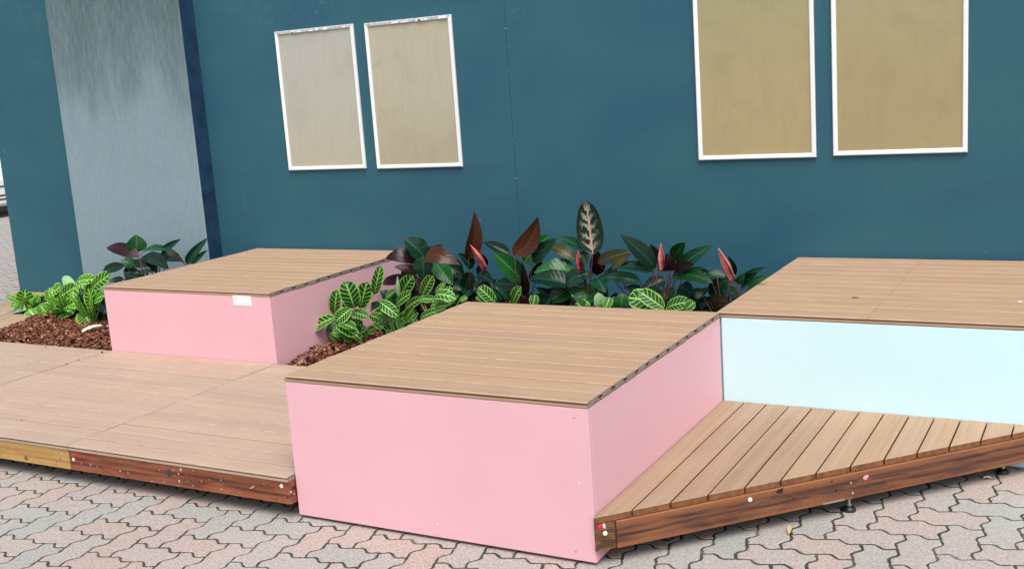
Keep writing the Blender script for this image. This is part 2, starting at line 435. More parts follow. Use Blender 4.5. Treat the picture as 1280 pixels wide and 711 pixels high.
def varieg_mat():
    m = N('silvered_green_leaf'); uv = m.n('ShaderNodeUVMap'); sep = m.n('ShaderNodeSeparateXYZ'); m.link(uv.outputs[0], sep.inputs[0])
    u, v = sep.outputs[0], sep.outputs[1]; a = m.math('ABSOLUTE', m.math('MULTIPLY_ADD', u, 2., -1.))
    nz = m.noise(uv.outputs[0], 7, 3, .6, .6)
    ph = m.math('ADD', m.math('SUBTRACT', m.math('MULTIPLY', v, 5.5), m.math('MULTIPLY', a, 1.1)), m.math('MULTIPLY', m.math('SUBTRACT', nz, .5), 1.6))
    fr = m.math('ABSOLUTE', m.math('SUBTRACT', m.math('FRACT', ph), .5))
    patch = m.math('MULTIPLY', m.ramp(fr, [(.13, 1.), (.33, 0.)]), m.ramp(a, [(.25, 1.), (.80, 0.)]))
    patch = m.math('MULTIPLY', patch, m.ramp(u, [(.40, 1.), (.75, .35)]))
    c = m.mix(patch, L(.006, .016, .008), L(.27, .30, .21))
    c = m.mix(m.ramp(a, [(.05, 1.), (.10, 0.)]), c, L(.42, .24, .20))
    m.bump(fr, .3, .003); return m.done(c, .35, .15)
M['varieg'] = varieg_mat()
def sheath(name, pale, deep, dark):
    m = N(name); uv = m.n('ShaderNodeUVMap')
    sep = m.n('ShaderNodeSeparateXYZ'); m.link(uv.outputs[0], sep.inputs[0])
    wob = m.math('MULTIPLY', m.noise(uv.outputs[0], 5, 2), .5)
    f = m.math('FRACT', m.math('ADD', m.math('MULTIPLY_ADD', sep.outputs[0], 3., .15), m.math('MULTIPLY_ADD', sep.outputs[1], .35, wob)))
    c = m.ramp(f, [(0., dark), (.22, dark), (.28, deep), (.42, pale), (.66, pale), (.74, deep), (.94, deep), (1., dark)])
    return m.done(c, .35, .45)
M['spike'] = sheath('pink_leaf_sheath', L(.62, .26, .24), L(.42, .07, .08), L(.03, .03, .018))
M['spikered'] = sheath('red_leaf_sheath', L(.48, .10, .09), L(.30, .02, .028), L(.05, .012, .012))
M['mstem'] = plain('maroon_stem', L(.085, .016, .020), .4, .4)
M['cream'] = plain('cream_leaf', L(.62, .66, .50), .5, .3)

# ------------------------------------------------------------------ ground
def s_edge(n=12):
    """zig-zag of one paver edge, antisymmetric: offset to the left of travel"""
    return [(k/n, .092*(math.sin(2*math.pi*k/n) - .32*math.sin(4*math.pi*k/n))) for k in range(n+1)]
PX, PY, OX, OY = .1056, .1125, -1.643, -1.357-.1125
def block_outline(i, j, w, h):
    pts = []
    def edge(x, y, dx, dy):
        # canonical direction: +x edges rise then fall (+y then -y); -y edges go +x then -x
        flip = (dx < 0) or (dy > 0)
        seq = s_edge()
        if dx != 0:
            for t, o in (seq[:-1] if not flip else [(1-q[0], q[1]) for q in seq[::-1]][:-1]):
                tt = t if not flip else 1-t
                px = x + tt if not flip else x - (1-tt)
                pts.append((px, y + o))
        else:
            # travelling along y; canonical top->bottom offset +x then -x
            for t, o in (seq[:-1] if not flip else [(1-q[0], q[1]) for q in seq[::-1]][:-1]):
                if not flip: pts.append((x + o, y - t))
                else: pts.append((x + o, y + t))
    for a in range(w): edge(i+a, j, 1, 0)
    for b in range(h): edge(i+w, j+b, 0, 1)
    for a in range(w): edge(i+w-a, j+h, -1, 0)
    for b in range(h): edge(i, j+h-b, 0, -1)
    out = []
    for p in pts:
        q = (OX + p[0]*PX, OY + p[1]*PY)
        if not out or abs(q[0]-out[-1][0])+abs(q[1]-out[-1][1]) > 1e-5: out.append(q)
    if abs(out[0][0]-out[-1][0])+abs(out[0][1]-out[-1][1]) < 1e-5: out.pop()
    return out
def inset(poly, d):
    n = len(poly); r = []
    for k in range(n):
        a, c, e = poly[k-1], poly[k], poly[(k+1) % n]
        v1 = Vector((c[0]-a[0], c[1]-a[1])).normalized(); v2 = Vector((e[0]-c[0], e[1]-c[1])).normalized()
        n1 = Vector((-v1.y, v1.x)); n2 = Vector((-v2.y, v2.x)); m_ = n1+n2
        m_ = m_/max(.8, m_.dot(n1)); r.append((c[0]+m_.x*d, c[1]+m_.y*d))
    return r
def pavers(mb, x0, x1, y0, y1, detail, skip=None):
    for i in range(int((x0-OX)/PX)-1, int((x1-OX)/PX)+1):
        for j in range(int((y0-OY)/PY)-1, int((y1-OY)/PY)+1):
            k = (i-j) % 4
            if k == 3: w, h = 2, 1          # long side across
            elif k == 2: w, h = 1, 2        # long side away
            else: continue
            if skip and skip(OX+i*PX, OY+j*PY): continue
            p0 = block_outline(i, j, w, h); n = len(p0)
            r = random.Random(i*7919+j*104729); t = r.random()
            dz = r.uniform(-.0001, .0008); tx, ty = r.uniform(-.003, .003), r.uniform(-.003, .003)
            cx, cy = OX+(i+w/2)*PX, OY+(j+h/2)*PY
            P1 = inset(p0, .0034 + r.uniform(0, .0016))
            if detail:
                P2 = inset(P1, .0024)
                jit = lambda p: (p[0]+r.uniform(-.0018, .0018), p[1]+r.uniform(-.0018, .0018))
                P1 = [jit(p) for p in P1]
                zf = lambda p, z: z + dz + (p[0]-cx)*tx + (p[1]-cy)*ty
                vs = [(p[0], p[1], -.02) for p in P1] + [(p[0], p[1], zf(p, -.0013)) for p in P1] + [(p[0], p[1], zf(p, 0)) for p in P2]
                fs = [list(range(2*n, 3*n))]
                for rr in (0, n):
                    for q in range(n):
                        s = (q+1) % n; fs.append([rr+q, rr+s, rr+n+s, rr+n+q])
                mb.add(vs, fs, 0, .12+.62*t)
            else:
                mb.add([(p[0], p[1], dz) for p in P1], [list(range(n))], 0, .12+.5*t)
mb = MB()
pavers(mb, -4.4, 3.4, -3.0, 1.1, True, lambda x, y: y > .25 and x < .9)
mb.build('paving', M['paver'])['kind'] = 'structure'
mb = MB()
pavers(mb, -13.5, -4.45, -3.0, 8.5, False, lambda x, y: y > 3.4 + (-6.2-x)*1.15 or (y < -2 + (-6-x)*.6 and x < -6))
mb.build('far_paving', M['paver'])['kind'] = 'structure'
mb = MB(); mb.add([(-400, -400, -.0011), (400, -400, -.0011), (400, 400, -.0011), (-400, 400, -.0011)], [[0, 1, 2, 3]])
g = mb.build('ground', M['joint']); g['kind'] = 'structure'

# ------------------------------------------------------------------ wall with pier
WX0, WX1, WZ = -5.752, 6.5, 4.2
XC0, XC1, YC = -4.9007, -3.7159, 1.1146
wl = thing('painted_wall', 'tall teal blue painted wall with a weathered grey projecting pier, behind the planters', 'wall', (0, YW, 0))
for a, b in ((WX0, -1.5345), (-1.5339, 6.5)):
    mb = MB(); mb.box(a, b, YW, YW+.26, -.05, WZ, .003); mb.build('wall_panel', M['wall'], wl)
mb = MB(); mb.box(XC0, XC1, YC, YW+.02, -.05, WZ-.01, .006)
mb.build('pier', [M['pier']], wl)
mb = MB(); mb.box(XC1+.0005, XC1+.0025, YC+.004, YW-.001, -.05, WZ-.02, .0005)  # thin skin, darker and bluer than the pier's front
mb.build('pier_return', plain('navy_return', L(.016, .046, .095), .55, .25, var=.3, vs=12), wl)
# small pale anchors / filled screw holes in the wall
plug_m = plain('pale_filler', L(.24, .34, .38), .7)
for x, y, r in ((6, 190, .007), (246, 65, .006), (632, 36, .007), (636, 88, .005), (638, 130, .004), (641, 175, .004), (645, 223, .006), (643, 170, .004), (600, 275, .005), (636, 60, .004), (222, 117, .004)):
    p = at(x, y, YW); mb = MB(); mb.lathe((p.x, YW+.001, p.z), [(r*.62, 0), (r*.62, .0015), (r*.4, .0025)], Vector((0, -1, 0)), 9)
    mb.build('screw_plug', plug_m, wl)

# ------------------------------------------------------------------ poster frames
frames = [(-3.0849, -2.5124, 0.9896, 1.8083, 'white poster frame nearest the grey pier, pale grey beige sheet, worn top rail', ('a', L(.44, .435, .38), L(.45, .415, .30)), True),
          (-2.4322, -1.8578, 0.9848, 1.8032, 'white poster frame second from the pier, plain beige sheet, battered top rail', ('b', L(.45, .42, .32), L(.38, .34, .22)), True),
          (-0.4956, 0.0777, 0.9840, 1.8030, 'white poster frame with clean olive tan sheet, third from the pier', ('c', L(.345, .315, .175), L(.40, .325, .17)), False),
          (0.1568, 0.7360, 0.9882, 1.8070, 'rightmost white poster frame, olive tan sheet smudged with dark streaks', ('d', L(.36, .325, .18), L(.36, .295, .155)), False)]
for i, (xa, xb, za, zb, lab, (sfx, ct, cb), worn) in enumerate(frames):
    t = thing('poster_frame', lab, 'poster frame', ((xa+xb)/2, YW, za), 'empty poster frames on the wall')
    fw = .021; y1 = YW-.0015; y0 = YW-.017
    mb = MB()
    # mitred rails: outer and inner ring with a sloped face
    def ring(x0, x1, z0, z1, y): return [(x0, y, z0), (x1, y, z0), (x1, y, z1), (x0, y, z1)]
    R = [ring(xa, xb, za, zb, y1), ring(xa, xb, za, zb, y0+.004), ring(xa+.004, xb-.004, za+.004, zb-.004, y0),
         ring(xa+fw-.004, xb-fw+.004, za+fw-.004, zb-fw+.004, y0+.001), ring(xa+fw, xb-fw, za+fw, zb-fw, y0+.005), ring(xa+fw, xb-fw, za+fw, zb-fw, y1)]
    for k in range(4):
        l = (k+1) % 4
        if worn and k == 2: continue
        vs = [r[k] for r in R] + [r[l] for r in R]
        mb.add(vs, [[q, q+6, q+7, q+1] for q in range(5)], 0)
    mb.build('frame', M['white'], t)
    if worn:
        mb = MB(); vs = [r[2] for r in R] + [r[3] for r in R]
        mb.add(vs, [[q, q+6, q+7, q+1] for q in range(5)], 0)
        tr = mb.build('top_rail', M['greymetal'], t)
        tr['label'] = 'dull grey top rail with flaked white scraps'
        for k in range(7):
            mb = MB(); x = xa + (xb-xa)*(.12+.8*rnd.random()); w = rnd.uniform(.008, .03)
            mb.box(x-w, x+w, y0-.003, y0-.0006, zb-fw*.85, zb-fw*rnd.uniform(.2, .55), .001)
            mb.build('flaked_scrap', M['white'], t)
    mb = MB(); mb.box(xa+fw-.006, xb-fw+.006, y1-.006, y1-.002, za+fw-.006, zb-fw+.006, .0005)
    pm = poster_mat('poster_sheet_'+sfx, ct, cb, 1.5*(.15 if i < 2 else .5) + 0, i*3.3)
    mb.build('sheet', pm, t)

# ------------------------------------------------------------------ boards
def board_profile(y0, y1, z1, th=TT, b=.0022):
    """side-grooved decking board, profile in (y, z)"""
    z0 = z1-th; g0, g1, gd = z0+.0080, z0+.0135, .012
    return [(y0, z0), (y1, z0), (y1, g0), (y1-gd, g0), (y1-gd, g1), (y1, g1), (y1, z1-b), (y1-.3*b, z1-.3*b), (y1-b, z1),
            (y0+b, z1), (y0+.3*b, z1-.3*b), (y0, z1-b), (y0, g1), (y0+gd, g1), (y0+gd, g0), (y0, g0)]
def boards_x(mb, x0, x1, y0, y1, n, z1, gap=.0045, splits=(), jitter=.0, bev=.0022):
    p = (y1-y0+gap)/n
    for k in range(n):
        a = y0+k*p; xs = [x0]+list(splits)+[x1]
        for q in range(len(xs)-1):
            e0 = xs[q] + (.0004 if q else rnd.uniform(0, jitter)); e1 = xs[q+1] - (.0004 if q < len(xs)-2 else rnd.uniform(0, jitter))
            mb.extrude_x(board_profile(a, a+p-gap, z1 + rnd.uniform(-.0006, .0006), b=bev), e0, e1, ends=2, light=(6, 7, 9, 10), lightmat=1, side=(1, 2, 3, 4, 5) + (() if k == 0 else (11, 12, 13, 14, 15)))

def bench_box(name, lab, x0, x1, y0, y1, zb, mat, splits=(), hide_left=False, front_from=None):
    t = thing(name, lab, 'bench box', ((x0+x1)/2, (y0+y1)/2, 0), 'box seats round the planting bed')
    mb = MB(); boards_x(mb, x0, x1, y0, y1, 13, H, splits=splits, jitter=.0015, gap=.006, bev=.0032)
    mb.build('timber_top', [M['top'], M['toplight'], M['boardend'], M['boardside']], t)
    zt = H-TT-.0028; th = .016
    fx0 = x0 if front_from is None else front_from
    mb = MB(); mb.box(fx0+.0015, x1-.0015, y0+.0005, y0+th, zb, zt, .0012); mb.build('front_panel', mat, t)
    mb = MB(); mb.box(x1-th-.002, x1-.002, y0+th+.0028, y1-.004, zb, zt, .0012); mb.build('side_panel', mat, t)
    mb = MB(); mb.box(x0+.002, x0+th+.002, y0+th+.0012, y1-.004, zb, zt, .0012); mb.build('side_panel', mat, t)
    mb = MB(); mb.box(x0+th+.004, x1-th-.004, y1-th-.004, y1-.0045, zb, zt, .0012); mb.build('back_panel', mat, t)
    mb = MB()
    mb.box(x0+.03, x1-.03, y0+.03, y1-.03, zt-.012, zt-.001, .001)  # added dark slab, makes the gaps between boards look shaded
    mb.build('gap_shade_slab', M['dark'], t)
    return t
boxA = bench_box('bench_box', 'pink box seat against the wall between two planted beds, white label on its front', XL0, XL1, 0, YB, .03, M['pink'])
boxB = bench_box('bench_box', 'large pink box seat standing forward on the paving, nearest the camera', XF0, 0, YF, -.0015, .012, M['pink'])
boxC = bench_box('bench_box', 'long pale aqua box seat under timber boards at the right', -.014, 2.30, 0, YB, .004, M['aqua'], splits=(.5475,), front_from=.0005)
# label on the left box
mb = MB(); mb.box(-2.486, -2.369, -.0012, .0004, .4425, .4915, .0003); lb = mb.build('label_sticker', M['label'], boxA)
mb = MB()
mb.box(-2.468, -2.460, -.0018, -.0013, .474, .480, .0002)
x = -2.474
while x < -2.388:
    w = rnd.uniform(.004, .012); mb.box(x, x+w, -.0018, -.0013, .4545, .458, .0001); x += w+.003
mb.build('printed_text', M['labelink'], lb)
# screw heads and scuffs on the panels
def discs(name, pts, r, mat, parent, axis):
    for p in pts:
        mb = MB(); mb.lathe(p, [(r, 0), (r*.95, .0012), (r*.4, .0018)], axis, 10); mb.build(name, mat, parent)
scr = plain('pink_screw', L(.55, .30, .34), .5)
scw = plain('pale_chip', L(.85, .72, .75), .6)
discs('screw', [Vector((at(718, 521, YF+.0005).x, YF+.0005, at(718, 521, YF).z)), Vector((at(720, 688, YF).x, YF+.0005, at(720, 688, YF).z))], .0035, scr, boxB, Vector((0, -1, 0)))
discs('paint_chip', [Vector((at(724, 604, YF).x, YF+.0005, at(724, 604, YF).z)), Vector((at(547, 655, YF).x, YF+.0005, at(547, 655, YF).z))], .0028, scw, boxB, Vector((0, -1, 0)))
# knot and paint spot on the aqua box top
mb = MB(); mb.lathe((.433, .343, H-.0008), [(.014, 0), (.013, .0014)], seg=9); mb.build('knot', plain('dark_knot', L(.10, .045, .03), .7), boxC)
mb = MB(); mb.lathe((1.02, .37, H-.0008), [(.012, 0), (.009, .0018)], seg=7); mb.build('paint_spot', M['cap'], boxC)

# ------------------------------------------------------------------ left deck modules
YD = -1.2479
deckL = thing('deck_platform', 'low timber deck section with yellow pine edge board, left of the seam', 'deck', (-3.9, -.62, 0), 'deck platforms')
deckM = thing('deck_platform', 'low timber deck section in front of the left pink box, yellow pine edge', 'deck', (-2.82, -.62, 0), 'deck platforms')
deckR = thing('deck_platform', 'low timber deck section with scuffed red brown edge board beside the large pink box', 'deck', (-1.69, -.62, 0), 'deck platforms')
pine = fascia_mat('yellow_pine', L(.36, .19, .055), L(.47, .27, .085), L(.52, .33, .12), 0, 0, .058, .14, 1.2, 1)
redw = fascia_mat('red_brown_timber', L(.075, .024, .016), L(.25, .062, .026), L(.34, .12, .055), 0, 0, .06, .142, 1.8, 1)
for t, x0, x1, fm in ((deckL, -4.62, XL0-.0025, pine), (deckM, XL0+.0015, XL1-.002, pine), (deckR, XL1+.001, XF0-.003, redw)):
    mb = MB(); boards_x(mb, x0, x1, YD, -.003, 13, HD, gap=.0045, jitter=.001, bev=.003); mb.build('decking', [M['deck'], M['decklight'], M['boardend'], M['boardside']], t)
    mb = MB(); mb.box(x0+.002, x1-.0015, YD+.005, YD+.043, .058, HD-TT-.002, .002); fb = mb.build('edge_board', fm, t)
    for y in (-.9, -.5, -.07):
        mb = MB(); mb.box(x0+.01, x1-.01, y, y+.04, .062, HD-TT-.009, .002); mb.build('joist', M['joist'], t)
    mb = MB(); mb.box(x0+.01, x1-.01, YD+.05, -.03, HD-TT-.008, HD-TT-.0025, .001); mb.build('underlay', M['joist'], t)
    for fx in (x0+.12, x1-.12):
        for fy in (YD+.22, -.15):
            mb = MB(); mb.lathe((fx, fy, 0), [(.024, 0), (.024, .006), (.015, .014), (.006, .018), (.006, .062)], seg=14); mb.build('levelling_foot', M['black'], t)
def blob(mb, c, r, axis, squash=1.0, n=9, mat=0):
    a = axis.normalized(); u = Vector((0, 0, 1)); w = a.cross(u).normalized(); c = Vector(c)
    vs = [c + a*.0014]; 
    for k in range(n):
        tt = 2*math.pi*k/n; q = r*rnd.uniform(.6, 1.2); vs.append(c + w*math.cos(tt)*q + u*math.sin(tt)*q*squash)
    mb.add(vs, [[0, 1+k, 1+(k+1) % n] for k in range(n)], mat)
FY = YD+.0046
def fp(x, y): p = at(x, y, FY); return Vector((p.x, FY, p.z))
ax = Vector((0, -1, 0))
mb = MB(); blob(mb, fp(95.5, 567.5), .012, ax, .8); mb.build('paint_splash', M['red'], deckR)
for q in ((91.8, 574), (351.8, 607)):
    mb = MB(); c = fp(*q); mb.lathe(c, [(.0075, 0), (.0075, .001), (.003, .0018), (.003, .0012)], ax, 12); mb.build('screw_cap', M['cap'], deckR)
for q, r, s in (((226, 586.5), .007, 1.5), ((223, 592), .005, 1), ((224, 601), .006, 1.2), ((363.5, 614.5), .008, .9), ((113, 581), .005, .8), ((122, 583), .004, 1), ((150, 588), .006, .6), ((160, 590), .004, .7), ((102, 579), .004, .9), ((277, 611), .006, .5), ((190, 601), .007, .4), ((205, 602), .006, .35), ((300, 615), .004, .5), ((368, 617), .004, 1)):
    mb = MB(); blob(mb, fp(*q), r*.8, ax, s); mb.build('paint_flake', M['flake'], deckR)
mb = MB(); p = fp(315.5, 608.6); mb.box(p.x-.011, p.x+.011, FY-.0016, FY-.0004, p.z-.0022, p.z+.0022, .0005, M=Matrix.Translation(p) @ Matrix.Rotation(-.5, 4, 'Y') @ Matrix.Translation(-p))
mb.build('paint_flake', M['flake'], deckR)
for q, r, s in (((46, 557.6), .006, .4), ((77, 566.5), .004, 1.2)):
    mb = MB(); blob(mb, fp(*q), r, ax, s); mb.build('paint_flake', M['flake'], deckM)
for q, r in (((75.5, 572.8), .0035), ((71, 576.5), .003)):
    mb = MB(); blob(mb, fp(*q), r, ax); mb.build('nail_hole', M['dark'], deckM)
mb = MB(); blob(mb, fp(32.5, 572), .012, ax, 1.1, 14); mb.build('knot', plain('pine_knot', L(.20, .10, .035), .6), deckM)
mb = MB(); blob(mb, fp(211, 591), .018, ax, .8, 14); mb.build('knot', plain('grey_knot', L(.05, .04, .035), .6, var=.5, vs=80), deckR)

# ------------------------------------------------------------------ triangular deck on the right
triD = thing('angled_deck', 'triangular timber deck between pink and aqua boxes with dark cut edge board', 'deck', (.38, -.4, 0))
K = 1.0775; Y0 = -1.225
fy = lambda x, off=0.: Y0 + K*x - off*math.sqrt(1+K*K)
mb = MB(); pitch = .0864; x = .0015
k = 0
while x < 1.13:
    xb = x + pitch-.0048
    ya, yb = fy(x), fy(xb)
    top = -.0015
    if yb < top: poly = [(x, ya), (xb, yb), (xb, top), (x, top)]
    else:
        xe = (top-Y0)/K
        poly = [(x, ya), (xe, top), (x, top)]
    if top-ya > .01: mb.prism(poly, HD-TT-.001, HD+rnd.uniform(-.0004, .0004), .0014, tint=min(1, max(0, .15+.65*x+rnd.uniform(-.15, .15))), side={0: 1, 1: 1, 2: 1, 3: 1})
    x += pitch; k += 1
mb.build('decking', [M['tri'], M['triend']], triD)
ang = math.atan2(K, 1); ex = Vector((math.cos(ang), math.sin(ang), 0)); en = Vector((math.sin(ang), -math.cos(ang), 0))
darkw = fascia_mat('dark_hardwood', L(.060, .026, .020), L(.150, .064, .040), L(.30, .115, .045), 0, ang, .052, .138, 2.6, 0)
fz0, fz1 = .052, HD-TT-.0015
def oriented(mb, s0, s1, d0, d1, z0, z1, b=.0015, mat=0):
    """box along the cut edge; s along the edge from x=0, d outward from the board ends"""
    Mx = Matrix.Translation(Vector((0, Y0, 0))) @ Matrix(((ex.x, en.x, 0, 0), (ex.y, en.y, 0, 0), (0, 0, 1, 0), (0, 0, 0, 1)))
    q = MB(); q.box(s0, s1, d0, d1, z0, z1, b); vs = [Mx @ Vector(v) for v in q.v]
    # mapping flips handedness
    mb.add(vs, [f[::-1] for f in q.f], mat)
mb = MB(); oriented(mb, .072, 1.655, -.034, .006, fz0, fz1-.002, .002)
fb = mb.build('edge_board', darkw, triD)
mb = MB(); e = .0015
poly = [(e, fy(e, .0)+.001), (.0462, fy(.0462, .0)+.001), (.0462, -.01), (e, -.01)]
mb.prism(poly, fz0, fz1, .001); 
eg = N('end_grain_timber')
w = eg.n('ShaderNodeTexWave', wave_type='RINGS', rings_direction='Y'); w.inputs['Scale'].default_value = 40; w.inputs['Distortion'].default_value = 3; w.inputs['Detail'].default_value = 3
eg.link(eg.coord(loc=(.36, 0, -.02)), w.inputs['Vector']); nz = eg.noise(eg.coord((1, 1, 2)), 22, 3)
c = eg.mix(w.outputs['Fac'], L(.12, .055, .022), L(.24, .125, .05)); c = eg.mix(eg.ramp(nz, [(.45, 0.), (.6, .8)]), c, L(.05, .03, .022))
mb.build('side_joist', eg.done(c, .7, .25), triD)
for y, xe in ((-.75, .40), (-.4, .72), (-.06, 1.03)):
    mb = MB(); mb.box(.05, xe, y, y+.04, .055, fz1-.007, .002); mb.build('joist', M['joist'], triD)
mb = MB(); mb.prism([(.01, -1.17), (1.06, -.04), (1.06, -.012), (.01, -.012)], fz1-.006, fz1-.0005, .0005)
mb.build('underlay', M['joist'], triD)
def tp(x, y, off=.0062):
    d = CM @ Vector(((x-640)/FPX, -(y-355.5)/FPX, -1)); c = Vector((0, Y0, 0)) + en*off
    return CAM + d * ((c-CAM).dot(en)/d.dot(en))
mb = MB(); blob(mb, tp(751, 657.5, .0006), .0105, en, 1.15); sp = mb.build('paint_splash', M['red'], triD)
mb = MB(); blob(mb, tp(755.5, 657, .0012), .0055, en, 1.6); mb.build('paint_splash', M['cap'], triD)
for q in ((756.3, 666), (937.5, 624)):
    mb = MB(); mb.lathe(tp(*q, .0006 if q[0] < 800 else .0062), [(.0075, 0), (.007, .0025), (.003, .0035)], en, 12); mb.build('screw_cap', M['cap'], triD)
mb = MB(); blob(mb, tp(1083, 596), .011, en, .8); mb.build('paint_flake', M['pinkchip'], triD)
for q in ((992, 622.5), (1045, 612.5), (1040, 601.5)):
    mb = MB(); blob(mb, tp(*q), .0042, en, .9); mb.build('nail_hole', M['dark'], triD)
for q in ((1064, 603), (1066, 616)):
    mb = MB(); blob(mb, tp(*q), .003, en, .9); mb.build('paint_flake', M['cap'], triD)
mb = MB(); blob(mb, tp(975, 613), .014, en, .7, 14); mb.build('knot', plain('hardwood_knot', L(.03, .016, .012), .6, var=.4, vs=120), triD)
for fx, fyy in ((.594, -.5515), (1.005, -.06), (.12, -.95), (.25, -.3)):
    ft = MB(); ft.lathe((fx, fyy, 0), [(.021, 0), (.022, .004), (.020, .010), (.012, .017), (.0075, .019)], seg=20); f_ = ft.build('levelling_foot', M['black'], triD, True)
    st = MB(); st.lathe((fx, fyy, .019), [(.0085, 0), (.0085, .007), (.0048, .0072), (.0048, .022), (.0085, .0222), (.0085, .030), (.0048, .0302), (.0048, .034)], seg=8)
    st.build('threaded_stem', M['steel'], f_)
mb = MB(); oriented(mb, .78, .86, .0064, .008, .0525, .058, .0005); mb.build('foot_bracket', M['steel'], triD)

# ------------------------------------------------------------------ far-left deck
triL = thing('angled_deck', 'weathered deck strip with slanting boards beyond the left planting bed', 'deck', (-5.0, .6, 0))
mb = MB()
e0, e1 = Vector((-4.50, -.0)), Vector((-5.03, 1.225))       # bed side
o0, o1 = Vector((-4.70, .0)), Vector((-5.765, 1.225))       # open side
nb = 8
def clipx(p0, p1):
    return p0, p1
for k in range(nb):
    # boards run along the bed edge, trimmed by the outer cut
    d = (e1-e0).normalized(); nn = Vector((-d.y, d.x))      # towards -x
    a0, a1 = .0935*k, .0935*(k+1)-.005
    def line(off):
        b = e0 + nn*off
        t0 = (0.004 - b.y)/d.y; t1 = (1.225 - b.y)/d.y
        # intersection with the outer cut
        od = (o1-o0); den = d.x*od.y - d.y*od.x
        tc = ((o0.x-b.x)*od.y - (o0.y-b.y)*od.x)/den
        return b + d*max(t0, tc), b + d*t1
    s0, t0 = line(a0); s1, t1 = line(a1)
    if (t1-s1).dot(d) < .05: continue
    mb.prism([s0, t0, t1, s1][::-1], HD-TT, HD+rnd.uniform(-.0005, .0005), .002)
mb.build('decking', M['trileft'], triL)
mb = MB(); od = (o1-o0).normalized(); on = Vector((-od.y, od.x)); 
P = [o0+on*.01, o1+on*.01, o1-on*.03, o0-on*.03]
mb.prism([p for p in P][::-1] if True else P, .055, HD-TT-.002, .001); mb.build('edge_board', M['joist'], triL)

# ------------------------------------------------------------------ planting beds: soil and bark
bedL = [(-4.49, .004), (XL0-.004, .004), (XL0-.004, 1.232), (-5.015, 1.232)]
bedM = [(XL1+.004, .004), (-.018, .004), (-.018, 1.232), (XL1+.004, 1.232)]
for poly in (bedL, bedM):
    mb = MB(); mb.prism(poly, 0, .136, .002); o = mb.build('bed_soil', M['soil']); o['kind'] = 'structure'
def inside(x, y, poly):
    c = True
    for i in range(len(poly)):
        a, b = poly[i], poly[(i+1) % len(poly)]
        if (b[0]-a[0])*(y-a[1]) - (b[1]-a[1])*(x-a[0]) < .006*math.hypot(b[0]-a[0], b[1]-a[1]): return False
    return True
def bark(poly, n, xr, yr, zf, label):
    mb = MB(); k = 0
    while k < n:
        x, y = rnd.uniform(*xr), rnd.uniform(*yr)
        if not inside(x, y, poly): continue
        k += 1
        l, w, h = rnd.uniform(.010, .030), rnd.uniform(.006, .015), rnd.uniform(.003, .007)
        z = zf(x, y) + rnd.uniform(-.004, .012)
        R_ = Matrix.Translation((x, y, z)) @ Matrix.Rotation(rnd.uniform(0, 6.3), 4, 'Z') @ Matrix.Rotation(rnd.gauss(0, .45), 4, 'X') @ Matrix.Rotation(rnd.gauss(0, .4), 4, 'Y')
        vs = [R_ @ Vector((sx*l*.5*rnd.uniform(.6, 1.1), sy*w*.5*rnd.uniform(.5, 1.2), sz*h*.5*rnd.uniform(.5, 1.2))) for sx in (-1, 1) for sy in (-1, 1) for sz in (-1, 1)]
        mb.add(vs, [[0, 1, 3, 2], [4, 6, 7, 5], [0, 4, 5, 1], [2, 3, 7, 6], [0, 2, 6, 4], [1, 5, 7, 3]])
    o = mb.build('bark_mulch', M['bark']); tag(o, label, 'mulch', None, 'stuff')
bark(bedL, 7000, (-5.0, -3.4), (0, 1.2), lambda x, y: .141 + .028*min(1, max(0, y*6)), 'red brown bark chips covering the left planting bed beside the slanted deck')
bark(bedM, 5500, (-2.25, -.9), (0, 1.0), lambda x, y: .138 + .030*min(1, max(0, (y-.02)*5)), 'red brown bark chips in the bed between the two pink boxes')

# ------------------------------------------------------------------ leaves
def leaf(mb, B, T, w, Nrm, bend=.12, fold=.25, prof=(.5, .6), mt=0, mu=1, n=10, wav=.05, sag=0., tint=None, cur=0.):
    B, T = Vector(B), Vector(T); d = T-B; Ln = d.length; d.normalize()
    s = d.cross(Nrm)
    if s.length < .05: s = d.cross(Vector((.3, .2, 1)))
    s.normalize(); nn = s.cross(d).normalized()
    cols = (-1, -.7, -.36, 0, .36, .7, 1)
    a, b = prof; tm = a/(a+b); pk = (tm**a)*((1-tm)**b); ph = rnd.uniform(0, 6)
    vs = []; us = []; tint = rnd.random() if tint is None else tint
    for i in range(n+1):
        t = i/n; te = min(max(t, .002), .998)
        h = w/2*(te**a)*((1-te)**b)/pk
        if i == n: h = w*.004
        c = B + d*(Ln*t) + nn*(bend*Ln*4*t*(1-t)) + Vector((0, 0, -sag*Ln*t*t)) + s*(cur*Ln*(t*t-t))
        for u in cols:
            rip = wav*h*math.sin(t*17+ph+(1.3 if u > 0 else 0))*u*u
            vs.append(c + s*(u*h) + nn*(fold*h*abs(u)**1.25 + rip)); us.append((u*.5+.5, t))
    m = len(cols); fs = [[i*m+k, i*m+k+1, (i+1)*m+k+1, (i+1)*m+k] for i in range(n) for k in range(m-1)]
    mb.add(vs, fs, mt, tint, us)
    mb.add([v - nn*.0012 for v in vs], [f[::-1] for f in fs], mu, tint, us)
def roll(mb, B, T, w, mt, tint=None, curl=0.):
    """young leaf still rolled into a spike"""
    B, T = Vector(B), Vector(T); pts = []; rad = []
    n = 8; sd = (T-B).cross(Vector((0, 1, 0))).normalized()
    for i in range(n+1):
        t = i/n; pts.append(B.lerp(T, t) + sd*curl*(T-B).length*4*t*(1-t)); rad.append(max(.0006, w/2*(.62+.9*t-1.0*t*t if t < .5 else (1-t)**.8*1.42)))
    o = len(mb.f); n0 = len(mb.v); mb.tube(pts, rad, 8, mt, tint)
    for fi in range(o, len(mb.f)):
        f = mb.f[fi]
        mb.uv[fi] = [(((v-n0) % 8)/8, min(1, ((v-n0)//8)/n)) for v in f]
